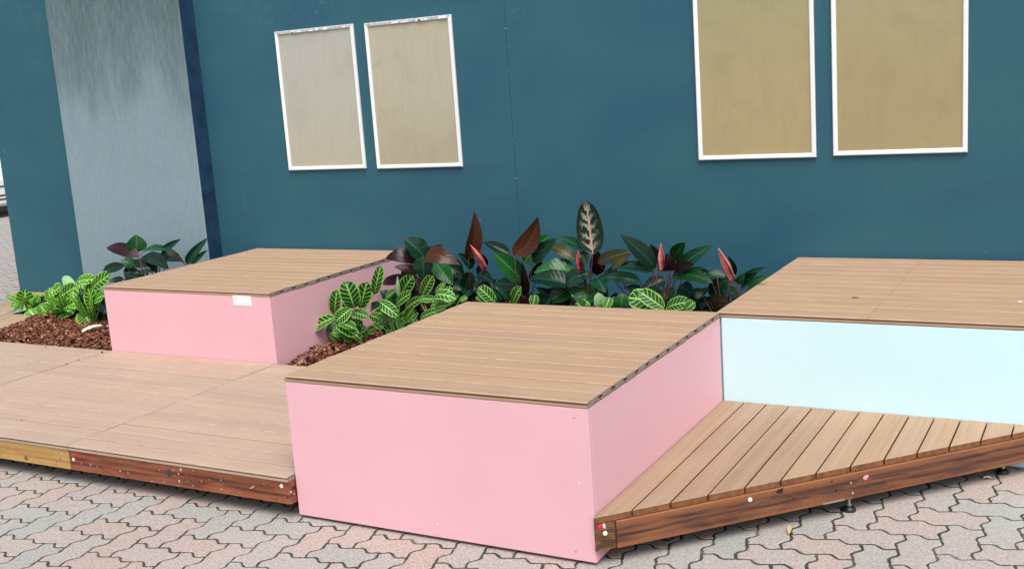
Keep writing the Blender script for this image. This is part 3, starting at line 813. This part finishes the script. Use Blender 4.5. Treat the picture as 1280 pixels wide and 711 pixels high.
def viewdir(p): return (CAM - p).normalized()

class Plant:
    """a plant is built in world space from leaf lists measured on the photograph; every leaf has its own depth"""
    def __init__(s, name, label, cat, base, group, stem='zstem'):
        s.t = thing(name, label, cat, base, group); s.base = Vector(base); s.lb = MB(); s.sb = MB(); s.nb = []; s.stem = stem
    def px(s, org, sc, p, Y): return at(org[0]+p[0]/sc, org[1]+p[1]/sc, Y)
    def put(s, B, T, w, mats, face='top', lean=.55, petiole=True, **kw):
        mid = (Vector(B)+Vector(T))/2; v = viewdir(mid)
        jit = Vector((rnd.uniform(-.3, .3), rnd.uniform(-.2, .2), rnd.uniform(-.15, .15)))
        Nr = v + Vector((0, 0, lean)) + jit
        if face == 'under': Nr = -v + Vector((0, 0, lean)) + jit
        leaf(s.lb, B, T, w, Nr, mt=mats[0], mu=mats[1], **kw)
        if petiole:
            b = s.base + Vector((rnd.uniform(-.02, .02), rnd.uniform(-.02, .02), 0)); B = Vector(B)
            q = b.lerp(B, .55) + Vector((0, 0, .25*(B-b).length*.4))
            s.sb.tube([b, b.lerp(q, .6), q, B], [.0045, .004, .0035, .0022], 6)
    def finish(s, mats, stemmat):
        if s.lb.f: s.lb.build('foliage', mats, s.t, True)
        if s.sb.f: s.sb.build('stem', M[stemmat], s.t, True)
        for q in s.nb: q.build('new_leaf', mats, s.t, True)

ZM = [M['zebra'], M['zebraunder'], M['zpale'], M['lgreen'], M['green'], M['zlime']]
ZG = 'striped zebra plants'
def zebra(label, basepx, baseY, org, sc, leaves, fill=6, spread=.10, zfill=(.20, .32), zi=0):
    b = at(basepx[0], basepx[1], baseY); b.z = .15
    p = Plant('zebra_plant', label, 'plant', b, ZG)
    for L_ in leaves:
        bx, by, tx, ty, w = L_[:5]; o = L_[5] if len(L_) > 5 else {}
        y = baseY + o.get('y', rnd.uniform(-.07, .07)); k = o.get('k', '')
        B = p.px(org, sc, (bx, by), y); T = p.px(org, sc, (tx, ty), y + o.get('dy', rnd.uniform(-.05, .02)))
        wid = w/sc/FPX*(B-CAM).length*1.22; T = B + (T-B)*1.06
        if k == 'roll': p.nb.append(MB()); roll(p.nb[-1], B, T, wid, 2)
        elif k == 'pale': p.put(B, T, wid, (2, 2), prof=(.5, .5), fold=.3)
        elif k == 'dark': p.put(B, T, wid, (4, 1), prof=(.45, .5), fold=.25)
        elif k == 'plain': p.put(B, T, wid, (3, 1), prof=(.45, .5), fold=.2)
        else: p.put(B, T, wid, (zi, 1), prof=(.46, .36), bend=o.get('bend', rnd.uniform(.03, .12)), fold=rnd.uniform(.1, .28), lean=o.get('lean', .45), wav=.06)
    for k in range(fill):
        a = rnd.uniform(0, 6.28); r0 = rnd.uniform(.02, .05); r1 = rnd.uniform(.6, 1.)*spread
        B = b + Vector((math.cos(a)*r0, math.sin(a)*r0, rnd.uniform(.03, .07))); T = b + Vector((math.cos(a)*r1, math.sin(a)*r1, rnd.uniform(*zfill)-.15))
        p.put(B, T, rnd.uniform(.035, .05), (zi, 1), prof=(.52, .42), bend=.12, fold=.2, lean=1.)
    for k in range(int(fill*1.3)):
        B = b + Vector((rnd.uniform(-.7, .7)*spread, rnd.uniform(.0, .8)*spread, rnd.uniform(.02, .06)))
        T = B + Vector((rnd.uniform(-.07, .07), rnd.uniform(-.07, .03), rnd.uniform(.5, 1.)*(zfill[1]-.22)+.02))
        p.put(B, T, rnd.uniform(.04, .055), (4, 1) if k % 3 == 1 else (zi, 1), prof=(.46, .40), bend=.12, fold=.2, lean=.6, petiole=False)
    p.finish(ZM, 'zstem')
    return p

O7, S7 = (380, 330), 5.467
zebra('zebra plant nearest the front of the middle bed, beside the pink side panel', (436, 425), .40, O7, S7,
      [(212, 345, 228, 185, 72), (345, 300, 285, 125, 112), (385, 300, 428, 132, 92), (480, 208, 522, 20, 62), (215, 365, 65, 460, 84, {'lean': .7, 'y': -.05, 'dy': .0}),
       (322, 305, 225, 385, 78), (322, 325, 432, 360, 66), (230, 385, 345, 425, 62, {'k': 'dark'}), (222, 415, 360, 490, 74, {'lean': .7, 'y': -.06, 'dy': 0.}), (300, 300, 280, 230, 60, {'k': 'dark', 'y': .05}),
       (245, 400, 340, 440, 66, {'lean': .7, 'y': -.05}), (225, 400, 120, 440, 70, {'k': 'dark'}), (300, 410, 400, 420, 70), (270, 380, 200, 470, 66)], 8, .10, (.19, .27))
O8, S8 = (460, 340), 7.107
zebra('zebra plant with a pale rolled leaf, second along the pink side panel', (497, 405), .50, O8, S8,
      [(285, 205, 395, 42, 112), (270, 205, 262, 46, 42, {'k': 'roll'}), (95, 265, 258, 385, 88, {'bend': .2}), (150, 260, 240, 175, 76), (250, 290, 375, 195, 84),
       (250, 440, 437, 368, 88), (15, 380, 135, 440, 84), (75, 495, 5, 525, 64), (115, 445, 185, 395, 54), (25, 340, 112, 288, 66, {'k': 'dark'}), (190, 455, 245, 430, 42),
       (185, 430, 165, 345, 22, {'k': 'roll'}), (180, 420, 120, 380, 60), (330, 330, 470, 240, 74), (60, 420, 140, 330, 70), (140, 500, 60, 450, 66), (330, 420, 400, 330, 80)], 10, .12, (.2, .3))
zebra('zebra plant in the middle bed at the back corner of the large pink box', (545, 385), .42, O8, S8,
      [(480, 205, 572, 40, 92), (585, 225, 772, 240, 92, {'bend': .25}), (560, 300, 745, 255, 84), (455, 240, 585, 240, 62), (465, 425, 620, 350, 62), (600, 200, 680, 100, 44),
       (690, 260, 725, 130, 66), (740, 290, 800, 210, 30), (600, 320, 700, 300, 70), (810, 255, 880, 225, 40)], 6, .11, (.25, .36))
O9, S9 = (560, 360), 10.16
zebra('zebra plant peeping over the left back edge of the large pink box', (617, 385), .20, O9, S9,
      [(600, 190, 395, -5, 140), (575, 185, 360, 120, 66), (790, 160, 640, 15, 64, {'k': 'dark'})], 4, .09, (.34, .44))
zebra('small zebra plant behind the large pink box, one round leaf and a half hidden one', (646, 385), .22, O9, S9,
      [(825, 205, 922, -5, 124), (1085, 225, 1105, 90, 104), (760, 190, 850, 60, 50, {'k': 'dark'})], 3, .07, (.34, .43))
O10, S10 = (740, 270), 5.467
zebra('low zebra plant with a pale folded leaf behind the middle of the large pink box', (752, 395), .18, O10, S10,
      [(62, 630, 42, 528, 66, {'k': 'pale'}), (95, 630, 120, 560, 56), (195, 640, 215, 535, 84, {'k': 'plain'}), (150, 640, 150, 555, 56, {'k': 'plain'}), (-60, 640, -105, 590, 90), (-20, 640, -80, 605, 70)], 3, .07, (.33, .42))
zebra('zebra plant with a broad leaf behind the right half of the large pink box', (820, 400), .17, O10, S10,
      [(495, 605, 262, 560, 125), (490, 630, 330, 520, 90), (510, 625, 660, 590, 82), (640, 640, 700, 590, 60)], 4, .08, (.33, .42))
O6, S6 = (0, 330), 5.925
zebra('zebra plant with one upright pale leaf at the outer edge of the left bed', (38, 402), .66, O6, S6,
      [(190, 325, 188, 198, 104), (235, 325, 100, 368, 58, {'k': 'pale'}), (155, 400, 350, 275, 84, {'k': 'dark'}), (245, 375, 340, 305, 62), (275, 385, 335, 380, 56), (350, 380, 250, 380, 60, {'k': 'dark'}), (160, 415, 215, 330, 50, {'k': 'dark'}), (270, 400, 215, 340, 84), (330, 400, 260, 330, 90), (300, 370, 390, 330, 80), (180, 390, 130, 340, 60), (350, 400, 300, 300, 80)], 14, .13, (.20, .28), 5)
zebra('bushy zebra plant in the middle of the left bed', (85, 400), .58, O6, S6,
      [(365, 340, 525, 285, 76), (372, 245, 452, 165, 76), (365, 280, 365, 190, 50), (450, 255, 565, 170, 84), (560, 250, 480, 95, 62, {'k': 'pale'}), (640, 250, 560, 180, 66), (425, 370, 570, 372, 64, {'k': 'dark'}), (520, 300, 625, 310, 74), (470, 465, 520, 400, 22, {'k': 'roll'}),
       (380, 320, 480, 225, 74), (400, 250, 420, 180, 50), (430, 390, 560, 330, 62), (450, 300, 600, 240, 80), (500, 400, 610, 380, 60, {'k': 'dark'})], 18, .17, (.24, .36), 5)
zebra('zebra plant in the left bed touching the left pink box', (118, 402), .50, O6, S6,
      [(560, 140, 695, 118, 74), (675, 190, 810, 85, 88), (700, 350, 655, 190, 80), (610, 345, 665, 438, 112), (695, 405, 800, 335, 92), (770, 395, 785, 465, 44), (640, 250, 720, 160, 76), (700, 270, 775, 235, 66),
       (600, 300, 690, 210, 76), (680, 300, 740, 200, 74), (760, 300, 775, 360, 60, {'k': 'dark'}), (560, 200, 640, 150, 66)], 12, .13, (.26, .42), 5)

# dark leaved philodendrons -------------------------------------------------
DM = [M['green'], M['maroon'], M['brown'], M['lgreen'], M['olive'], M['varieg'], M['spike'], M['spikered']]
IDX = {'g': (0, 1), 'G': (0, 0), 'm': (1, 1), 'b': (2, 2), 'l': (3, 3), 'o': (4, 2), 'v': (5, 1), 'bg': (0, 2), 'bl': (3, 2)}
DG = 'dark philodendrons'
def philo(label, basepx, baseY, org, sc, leaves, fill=10, spread=.2, ztop=.5):
    b = at(basepx[0], basepx[1], baseY); b.z = .15
    p = Plant('philodendron', label, 'plant', b, DG)
    for L_ in leaves:
        bx, by, tx, ty, w, kind = L_[:6]; o = L_[6] if len(L_) > 6 else {}
        y = baseY + o.get('y', -.12 if kind in ('sp', 'sr') else -.09 if kind in ('b', 'v') else rnd.uniform(-.08, .08))
        B = p.px(org, sc, (bx, by), y); T = p.px(org, sc, (tx, ty), y + o.get('dy', rnd.uniform(-.10, .04)))
        wid = w/sc/FPX*(B-CAM).length*1.22
        if kind in ('sp', 'sr'): p.nb.append(MB()); roll(p.nb[-1], B, T, wid*.85, 6 if kind == 'sp' else 7, curl=o.get('curl', 0.)); continue
        under = kind in ('m', 'b'); 
        p.put(B, T, wid, IDX[kind], face='top', lean=o.get('lean', .4), prof=o.get('prof', (.50, .88)), bend=o.get('bend', rnd.uniform(.03, .12)),
              fold=o.get('fold', rnd.uniform(.15, .4)), wav=.05, petiole=o.get('pet', True), sag=o.get('sag', 0.), cur=o.get('cur', 0.))
    for k in range(fill):
        a = rnd.uniform(0, 6.28); r0 = rnd.uniform(.02, .06); r1 = rnd.uniform(.55, 1.)*spread
        z0 = rnd.uniform(.06, max(.1, (ztop-.15)*.7)); B = b + Vector((math.cos(a)*r0, math.sin(a)*r0, z0))
        T = b + Vector((math.cos(a)*r1, math.sin(a)*r1*.8, min(ztop-.15, z0+rnd.uniform(-.06, .10))))
        T.y = min(T.y, 1.17)
        p.put(B, T, rnd.uniform(.06, .085), rnd.choice([(0, 1), (0, 1), (1, 1), (0, 0), (3, 1)]), lean=1.2, prof=(.5, .85), bend=.12, fold=.25)
    for k in range(int(fill*3.2)):
        x = b.x + rnd.uniform(-1.4, 1.4)*spread; y = min(1.15, b.y + rnd.uniform(.0, .22)); z0 = .15 + rnd.uniform(.02, .16)
        B = Vector((x, y, z0)); T = Vector((x + rnd.uniform(-.12, .12), min(1.18, y + rnd.uniform(-.12, .05)), min(ztop-.05, z0 + rnd.uniform(.05, .16))))
        p.put(B, T, rnd.uniform(.07, .10), rnd.choice([(0, 1), (0, 1), (1, 1), (0, 0)]), lean=.5, petiole=(k % 3 == 0), prof=(.5, .85), bend=.1, fold=.25)
    p.finish(DM, 'mstem'); return p

A5, T5 = (120, 285), 8.367
philo('dark philodendron behind the left pink box, in front of the grey pier', (190, 345), .86, A5, T5,
      [(450, 300, 110, 205, 125, 'm', {'bend': .12, 'fold': .1}), (430, 250, 418, 70, 160, 'l', {'bend': .08, 'lean': .3}), (470, 275, 880, 282, 85, 'G', {'bend': .13, 'lean': .9}), (690, 250, 888, 115, 58, 'G', {'fold': .5}),
       (945, 375, 1172, 102, 78, 'G', {'fold': .55}), (1000, 375, 1165, 230, 50, 'G', {'fold': .6}), (510, 285, 760, 430, 135, 'g'), (400, 385, 255, 345, 95, 'l'), (300, 395, 65, 485, 85, 'g', {'bend': .15}),
       (660, 365, 280, 455, 95, 'G'), (750, 318, 940, 385, 62, 'b', {'bend': .2}), (290, 530, 120, 560, 50, 'G'), (430, 510, 620, 450, 70, 'l'), (640, 300, 900, 350, 80, 'g'), (420, 330, 300, 520, 80, 'g'), (560, 330, 640, 480, 90, 'g')], 9, .20, .47)
A1, T1 = (480, 250), 4.743
philo('drooping philodendron with maroon and bronze leaves at the right end of the left pink box', (530, 378), .80, A1, T1,
      [(195, 350, 8, 345, 88, 'm', {'bend': .22, 'fold': .1, 'lean': .8}), (195, 430, 60, 395, 50, 'm', {'bend': .12}), (190, 470, -10, 500, 55, 'm', {'bend': .2}), (240, 335, 118, 228, 110, 'G', {'lean': .3}), (235, 335, 350, 265, 46, 'G', {'fold': .5}),
       (240, 335, 455, 385, 92, 'b', {'bend': .26, 'fold': .12, 'lean': .5}), (235, 335, 235, 475, 95, 'g'), (305, 375, 410, 505, 86, 'l', {'fold': .25}), (370, 380, 475, 450, 96, 'g'), (180, 400, 110, 500, 70, 'm'), (260, 420, 330, 520, 70, 'm'), (400, 470, 470, 540, 60, 'g')], 9, .2, .5)
philo('philodendron with a tall bronze leaf and a red furled leaf, right of the drooping one', (592, 378), .90, A1, T1,
      [(500, 350, 533, 62, 80, 'b', {'fold': .5, 'bend': .03, 'dy': 0., 'cur': -.28, 'prof': (.5, 1.1), 'lean': .2}), (598, 412, 508, 262, 54, 'sr', {'curl': -.04}), (600, 400, 530, 290, 52, 'm', {'fold': .6}), (530, 395, 440, 315, 56, 'G'), (560, 440, 650, 490, 62, 'g'), (520, 430, 470, 540, 70, 'g'),
       (560, 460, 610, 380, 60, 'g'), (540, 480, 420, 440, 62, 'g'), (560, 500, 640, 540, 60, 'm')], 8, .17, .48)
A2, T2 = (600, 240), 4.444
philo('philodendron with one upright rusty brown leaf above green ones', (652, 380), .72, A2, T2,
      [(190, 355, 320, 136, 96, 'b', {'fold': .2, 'bend': -.08, 'dy': 0., 'cur': -.42, 'prof': (.5, 1.0), 'lean': .2}), (230, 485, 70, 330, 96, 'l', {'fold': .3}), (165, 345, 18, 280, 50, 'G', {'fold': .5}), (245, 390, 388, 238, 112, 'l', {'lean': .5, 'y': .06, 'dy': .03}), (295, 385, 425, 258, 74, 'G'), (200, 480, 100, 400, 60, 'g'),
       (250, 575, 236, 390, 40, 'm', {'fold': .8}), (300, 500, 340, 380, 70, 'm'), (230, 520, 80, 510, 70, 'g'), (320, 480, 400, 420, 80, 'g')], 9, .18, .48)
philo('tallest philodendron, with a big upright silver veined leaf and a red sheath', (735, 380), .66, A2, T2,
      [(625, 345, 588, 46, 122, 'v', {'fold': .12, 'bend': -.05, 'lean': .1, 'dy': .02, 'prof': (.36, .55)}), (650, 460, 640, 310, 70, 'm', {'fold': .5}), (555, 435, 545, 325, 46, 'sr'), (530, 375, 380, 297, 60, 'o', {'bend': .15}),
       (565, 310, 432, 252, 52, 'G', {'fold': .3}), (535, 445, 298, 448, 108, 'l', {'bend': .13, 'lean': .7}), (510, 520, 272, 482, 104, 'G', {'bend': .08, 'lean': .7}), (520, 525, 375, 615, 92, 'l'), (595, 510, 580, 640, 140, 'l', {'lean': .6}), (475, 515, 640, 455, 80, 'G', {'bend': .28}),
       (560, 560, 500, 620, 80, 'g'), (650, 480, 700, 560, 80, 'g'), (700, 440, 770, 480, 70, 'g'), (640, 520, 700, 620, 90, 'g'), (560, 330, 590, 420, 50, 'G')], 10, .2, .48)
A3, T3 = (740, 270), 5.467
philo('broad green philodendron with a slim pink spike, right of the tallest plant', (822, 380), .60, A3, T3,
      [(40, 320, 280, 242, 76, 'o', {'bend': .08}), (140, 355, 265, 255, 60, 'o'), (435, 355, 195, 127, 108, 'G', {'fold': .18, 'lean': .4}), (430, 330, 400, 190, 80, 'G'), (415, 372, 148, 358, 74, 'G', {'bend': .14, 'lean': .8}), (330, 445, 75, 420, 74, 'G', {'bend': .10, 'lean': .8}), (410, 362, 292, 330, 36, 'o', {'bend': .12}),
       (470, 375, 472, 183, 58, 'sp'), (500, 375, 520, 250, 100, 'm', {'fold': .4}), (555, 295, 636, 180, 86, 'l', {'fold': .2}), (590, 350, 820, 200, 80, 'G', {'fold': .3, 'y': .05}), (545, 400, 830, 460, 100, 'l', {'bend': .12, 'lean': .8}), (340, 500, 215, 490, 44, 'G'),
       (480, 500, 540, 620, 110, 'l', {'lean': .7}), (430, 480, 380, 600, 90, 'g'), (600, 480, 700, 540, 90, 'g'), (560, 360, 700, 330, 70, 'm'), (500, 430, 330, 520, 80, 'g'), (620, 420, 760, 350, 60, 'g')], 11, .22, .50)
A4, T4 = (840, 290), 6.464
philo('philodendron with a two tone pink furled leaf, beside the aqua box', (910, 380), .66, A4, T4,
      [(465, 370, 298, 505, 112, 'G', {'bend': .15, 'fold': .4}), (450, 350, 290, 330, 62, 'G'), (492, 400, 372, 126, 86, 'sp', {'curl': .0}), (490, 360, 450, 190, 50, 'g', {'fold': .7}), (530, 415, 585, 332, 54, 'l'), (560, 395, 755, 282, 48, 'l', {'fold': .4}), (620, 430, 800, 350, 50, 'l', {'fold': .3}), (440, 520, 350, 640, 128, 'o', {'lean': .7}),
       (150, 570, 320, 440, 60, 'G'), (300, 340, 170, 320, 60, 'g'), (250, 520, 150, 470, 80, 'g'), (430, 450, 540, 540, 80, 'g'), (300, 560, 200, 600, 90, 'g'), (560, 460, 650, 400, 60, 'g'), (360, 330, 230, 410, 70, 'g'), (620, 450, 700, 380, 70, 'l'), (560, 430, 690, 330, 60, 'g')], 15, .22, .46)

# fallen leaf and crumbs ------------------------------------------------------
mb = MB(); B = at(103, 417, .235); T = at(128, 402, .34); B.z = .178; T.z = .196
leaf(mb, B, T, .030, Vector((.2, -.3, 1)), bend=.08, fold=.5, prof=(.15, .3), mt=0, mu=0)
tag(mb.build('fallen_leaf', M['cream'], None, True), 'pale cream fallen leaf lying on the bark of the left bed', 'leaf')
crumbs = [(57, 433.4, 'dark bark crumb on the deck just below the left bed, furthest left', .006), (127.5, 440.2, 'largest dark bark crumb on the deck by the corner of the left pink box', .009), (98, 449.8, 'bark crumb on the deck seam, middle of the three beside the seam', .006), (83, 454.8, 'bark crumb on the deck seam, lowest of the three beside the seam', .006), (27, 524.5, 'tiny bark crumb alone on the deck near the yellow pine edge', .004)]
for x, y, lab, r in crumbs:
    d = CM @ Vector(((x-640)/FPX, -(y-355.5)/FPX, -1)); p = CAM + d*((HD+.002-CAM.z)/d.z)
    mb = MB(); vs = [p + Vector((math.cos(k*1.05)*r*rnd.uniform(.7, 1.2), math.sin(k*1.05)*r*.7*rnd.uniform(.7, 1.2), -.002)) for k in range(6)]
    vs += [p + (v-p)*.6 + Vector((0, 0, r*.6)) for v in vs[:6]]
    mb.add(vs, [[6, 7, 8, 9, 10, 11]] + [[k, (k+1) % 6, 6+(k+1) % 6, 6+k] for k in range(6)], 0, .1)
    tag(mb.build('bark_crumb', M['bark']), lab, 'bark crumb', 'bark crumbs on the deck')
def ground_leaf(x, y, x2, y2, w, lab, mat):
    q = []
    for a, b in ((x, y), (x2, y2)):
        d = CM @ Vector(((a-640)/FPX, -(b-355.5)/FPX, -1)); q.append(CAM + d*((.006-CAM.z)/d.z))
    mb = MB(); leaf(mb, q[0], q[1], w, Vector((.1, -.1, 1)), bend=.12, fold=.5, mt=0, mu=0)
    tag(mb.build('dry_leaf', mat, None, True), lab, 'leaf')
ground_leaf(986, 667, 989, 656, .014, 'small dry tan leaf standing in a paving joint below the dark edge board', plain('dry_leaf_tan', L(.50, .36, .20), .7))
ground_leaf(1229, 597.5, 1240, 597, .010, 'tiny white scrap on the paving under the right end of the angled deck', M['cap'])

# ------------------------------------------------------------------ parked car far away at the left
car = thing('parked_car', 'white parked car far off at the left edge, its bumper showing past the wall', 'car', (-14.6, 6.35, 0))
X0 = -12.56   # nose
prof = [(0, .20), (.0, .52), (.06, .70), (.9, .92), (1.35, 1.00), (2.05, 1.42), (3.3, 1.44), (3.95, 1.05), (4.15, .95), (4.2, .55), (4.12, .22)]
mb = MB(); n = len(prof)
secs = [(-.86, .90), (-.80, 1.0), (0, 1.0), (.80, 1.0), (.86, .90)]
vs = []
for yy, sc in secs:
    for dx, z in prof:
        tum = 1 - .16*max(0, (z-.95)/.5)
        vs.append((X0 - dx*1.0 - (.05 if abs(yy) > .84 and dx < .2 else 0), 6.35 + yy*tum, .2 + (z-.2)*(sc if z < .6 else 1)))
fs = []
for a in range(len(secs)-1):
    for k in range(n):
        l = (k+1) % n; fs.append([a*n+k, a*n+l, (a+1)*n+l, (a+1)*n+k])
fs.append(list(range(n))[::-1]); fs.append([(len(secs)-1)*n+k for k in range(n)])
mb.add(vs, fs); mb.build('body', plain('white_car_paint', L(.82, .83, .84), .2, .5, var=.01), car, False)
mb = MB()
mb.box(X0-.02, X0+.012, 5.65, 7.05, .028+.05, .16, .01); mb.build('lower_lip', M['black'], car)
for z in (.245, .300, .425):
    mb = MB(); mb.box(X0-.02, X0+.008, 5.75, 6.95, z, z+.022, .004); mb.build('grille', M['black'], car)
for sy in (5.72, 6.62):
    mb = MB(); mb.box(X0-.12, X0+.01, sy, sy+.36, .56, .68, .03); mb.build('headlight', plain('lamp_glass', L(.6, .62, .64), .1), car)
mb = MB(); mb.box(X0-1.98, X0-1.42, 5.78, 6.92, 1.03, 1.36, .02, M=Matrix.Translation((0, 0, .03))); mb.build('windscreen', plain('car_glass', L(.03, .035, .04), .05), car)
for wx in (X0-.75, X0-3.4):
    for wy in (5.52, 6.98):
        mb = MB(); mb.lathe((wx, wy, .31), [(.31, 0), (.32, .05), (.32, .15), (.31, .2)], Vector((0, 1, 0)), 24); wh = mb.build('wheel', M['black'], car)
        mb = MB(); mb.lathe((wx, wy-.004, .31), [(.2, 0), (.2, .208)], Vector((0, 1, 0)), 20); mb.build('rim', M['steel'], wh)

# ------------------------------------------------------------------ light
AZ, EL = math.radians(145), math.radians(59)          # direction towards the sun: azimuth from +Y, clockwise
sd = Vector((math.sin(AZ)*math.cos(EL), math.cos(AZ)*math.cos(EL), math.sin(EL)))
ld = bpy.data.lights.new('sun', 'SUN'); ld.energy = 1.5; ld.angle = math.radians(40); ld.color = (1, .965, .92)
lo = bpy.data.objects.new('sun', ld); COL.objects.link(lo); lo.location = sd*20; lo.rotation_euler = sd.to_track_quat('Z', 'Y').to_euler()
W = bpy.data.worlds.new('World'); S.world = W; W.use_nodes = True; nt = W.node_tree
sk = nt.nodes.new('ShaderNodeTexSky'); sk.sky_type = 'NISHITA'; sk.sun_disc = False
sk.sun_elevation = EL; sk.sun_rotation = AZ % (2*math.pi); sk.dust_density = 4; sk.air_density = 1.0; sk.ozone_density = 1.0
bg = nt.nodes['Background']; bg.inputs[1].default_value = .13; hv = nt.nodes.new('ShaderNodeHueSaturation'); hv.inputs['Saturation'].default_value = .55
nt.links.new(sk.outputs[0], hv.inputs['Color']); nt.links.new(hv.outputs[0], bg.inputs[0])
S.view_settings.view_transform = 'Standard'; S.view_settings.look = 'None'; S.view_settings.gamma = 1; S.view_settings.use_curve_mapping = False
S.view_settings.exposure = 0.54
S.cycles.max_bounces = 6
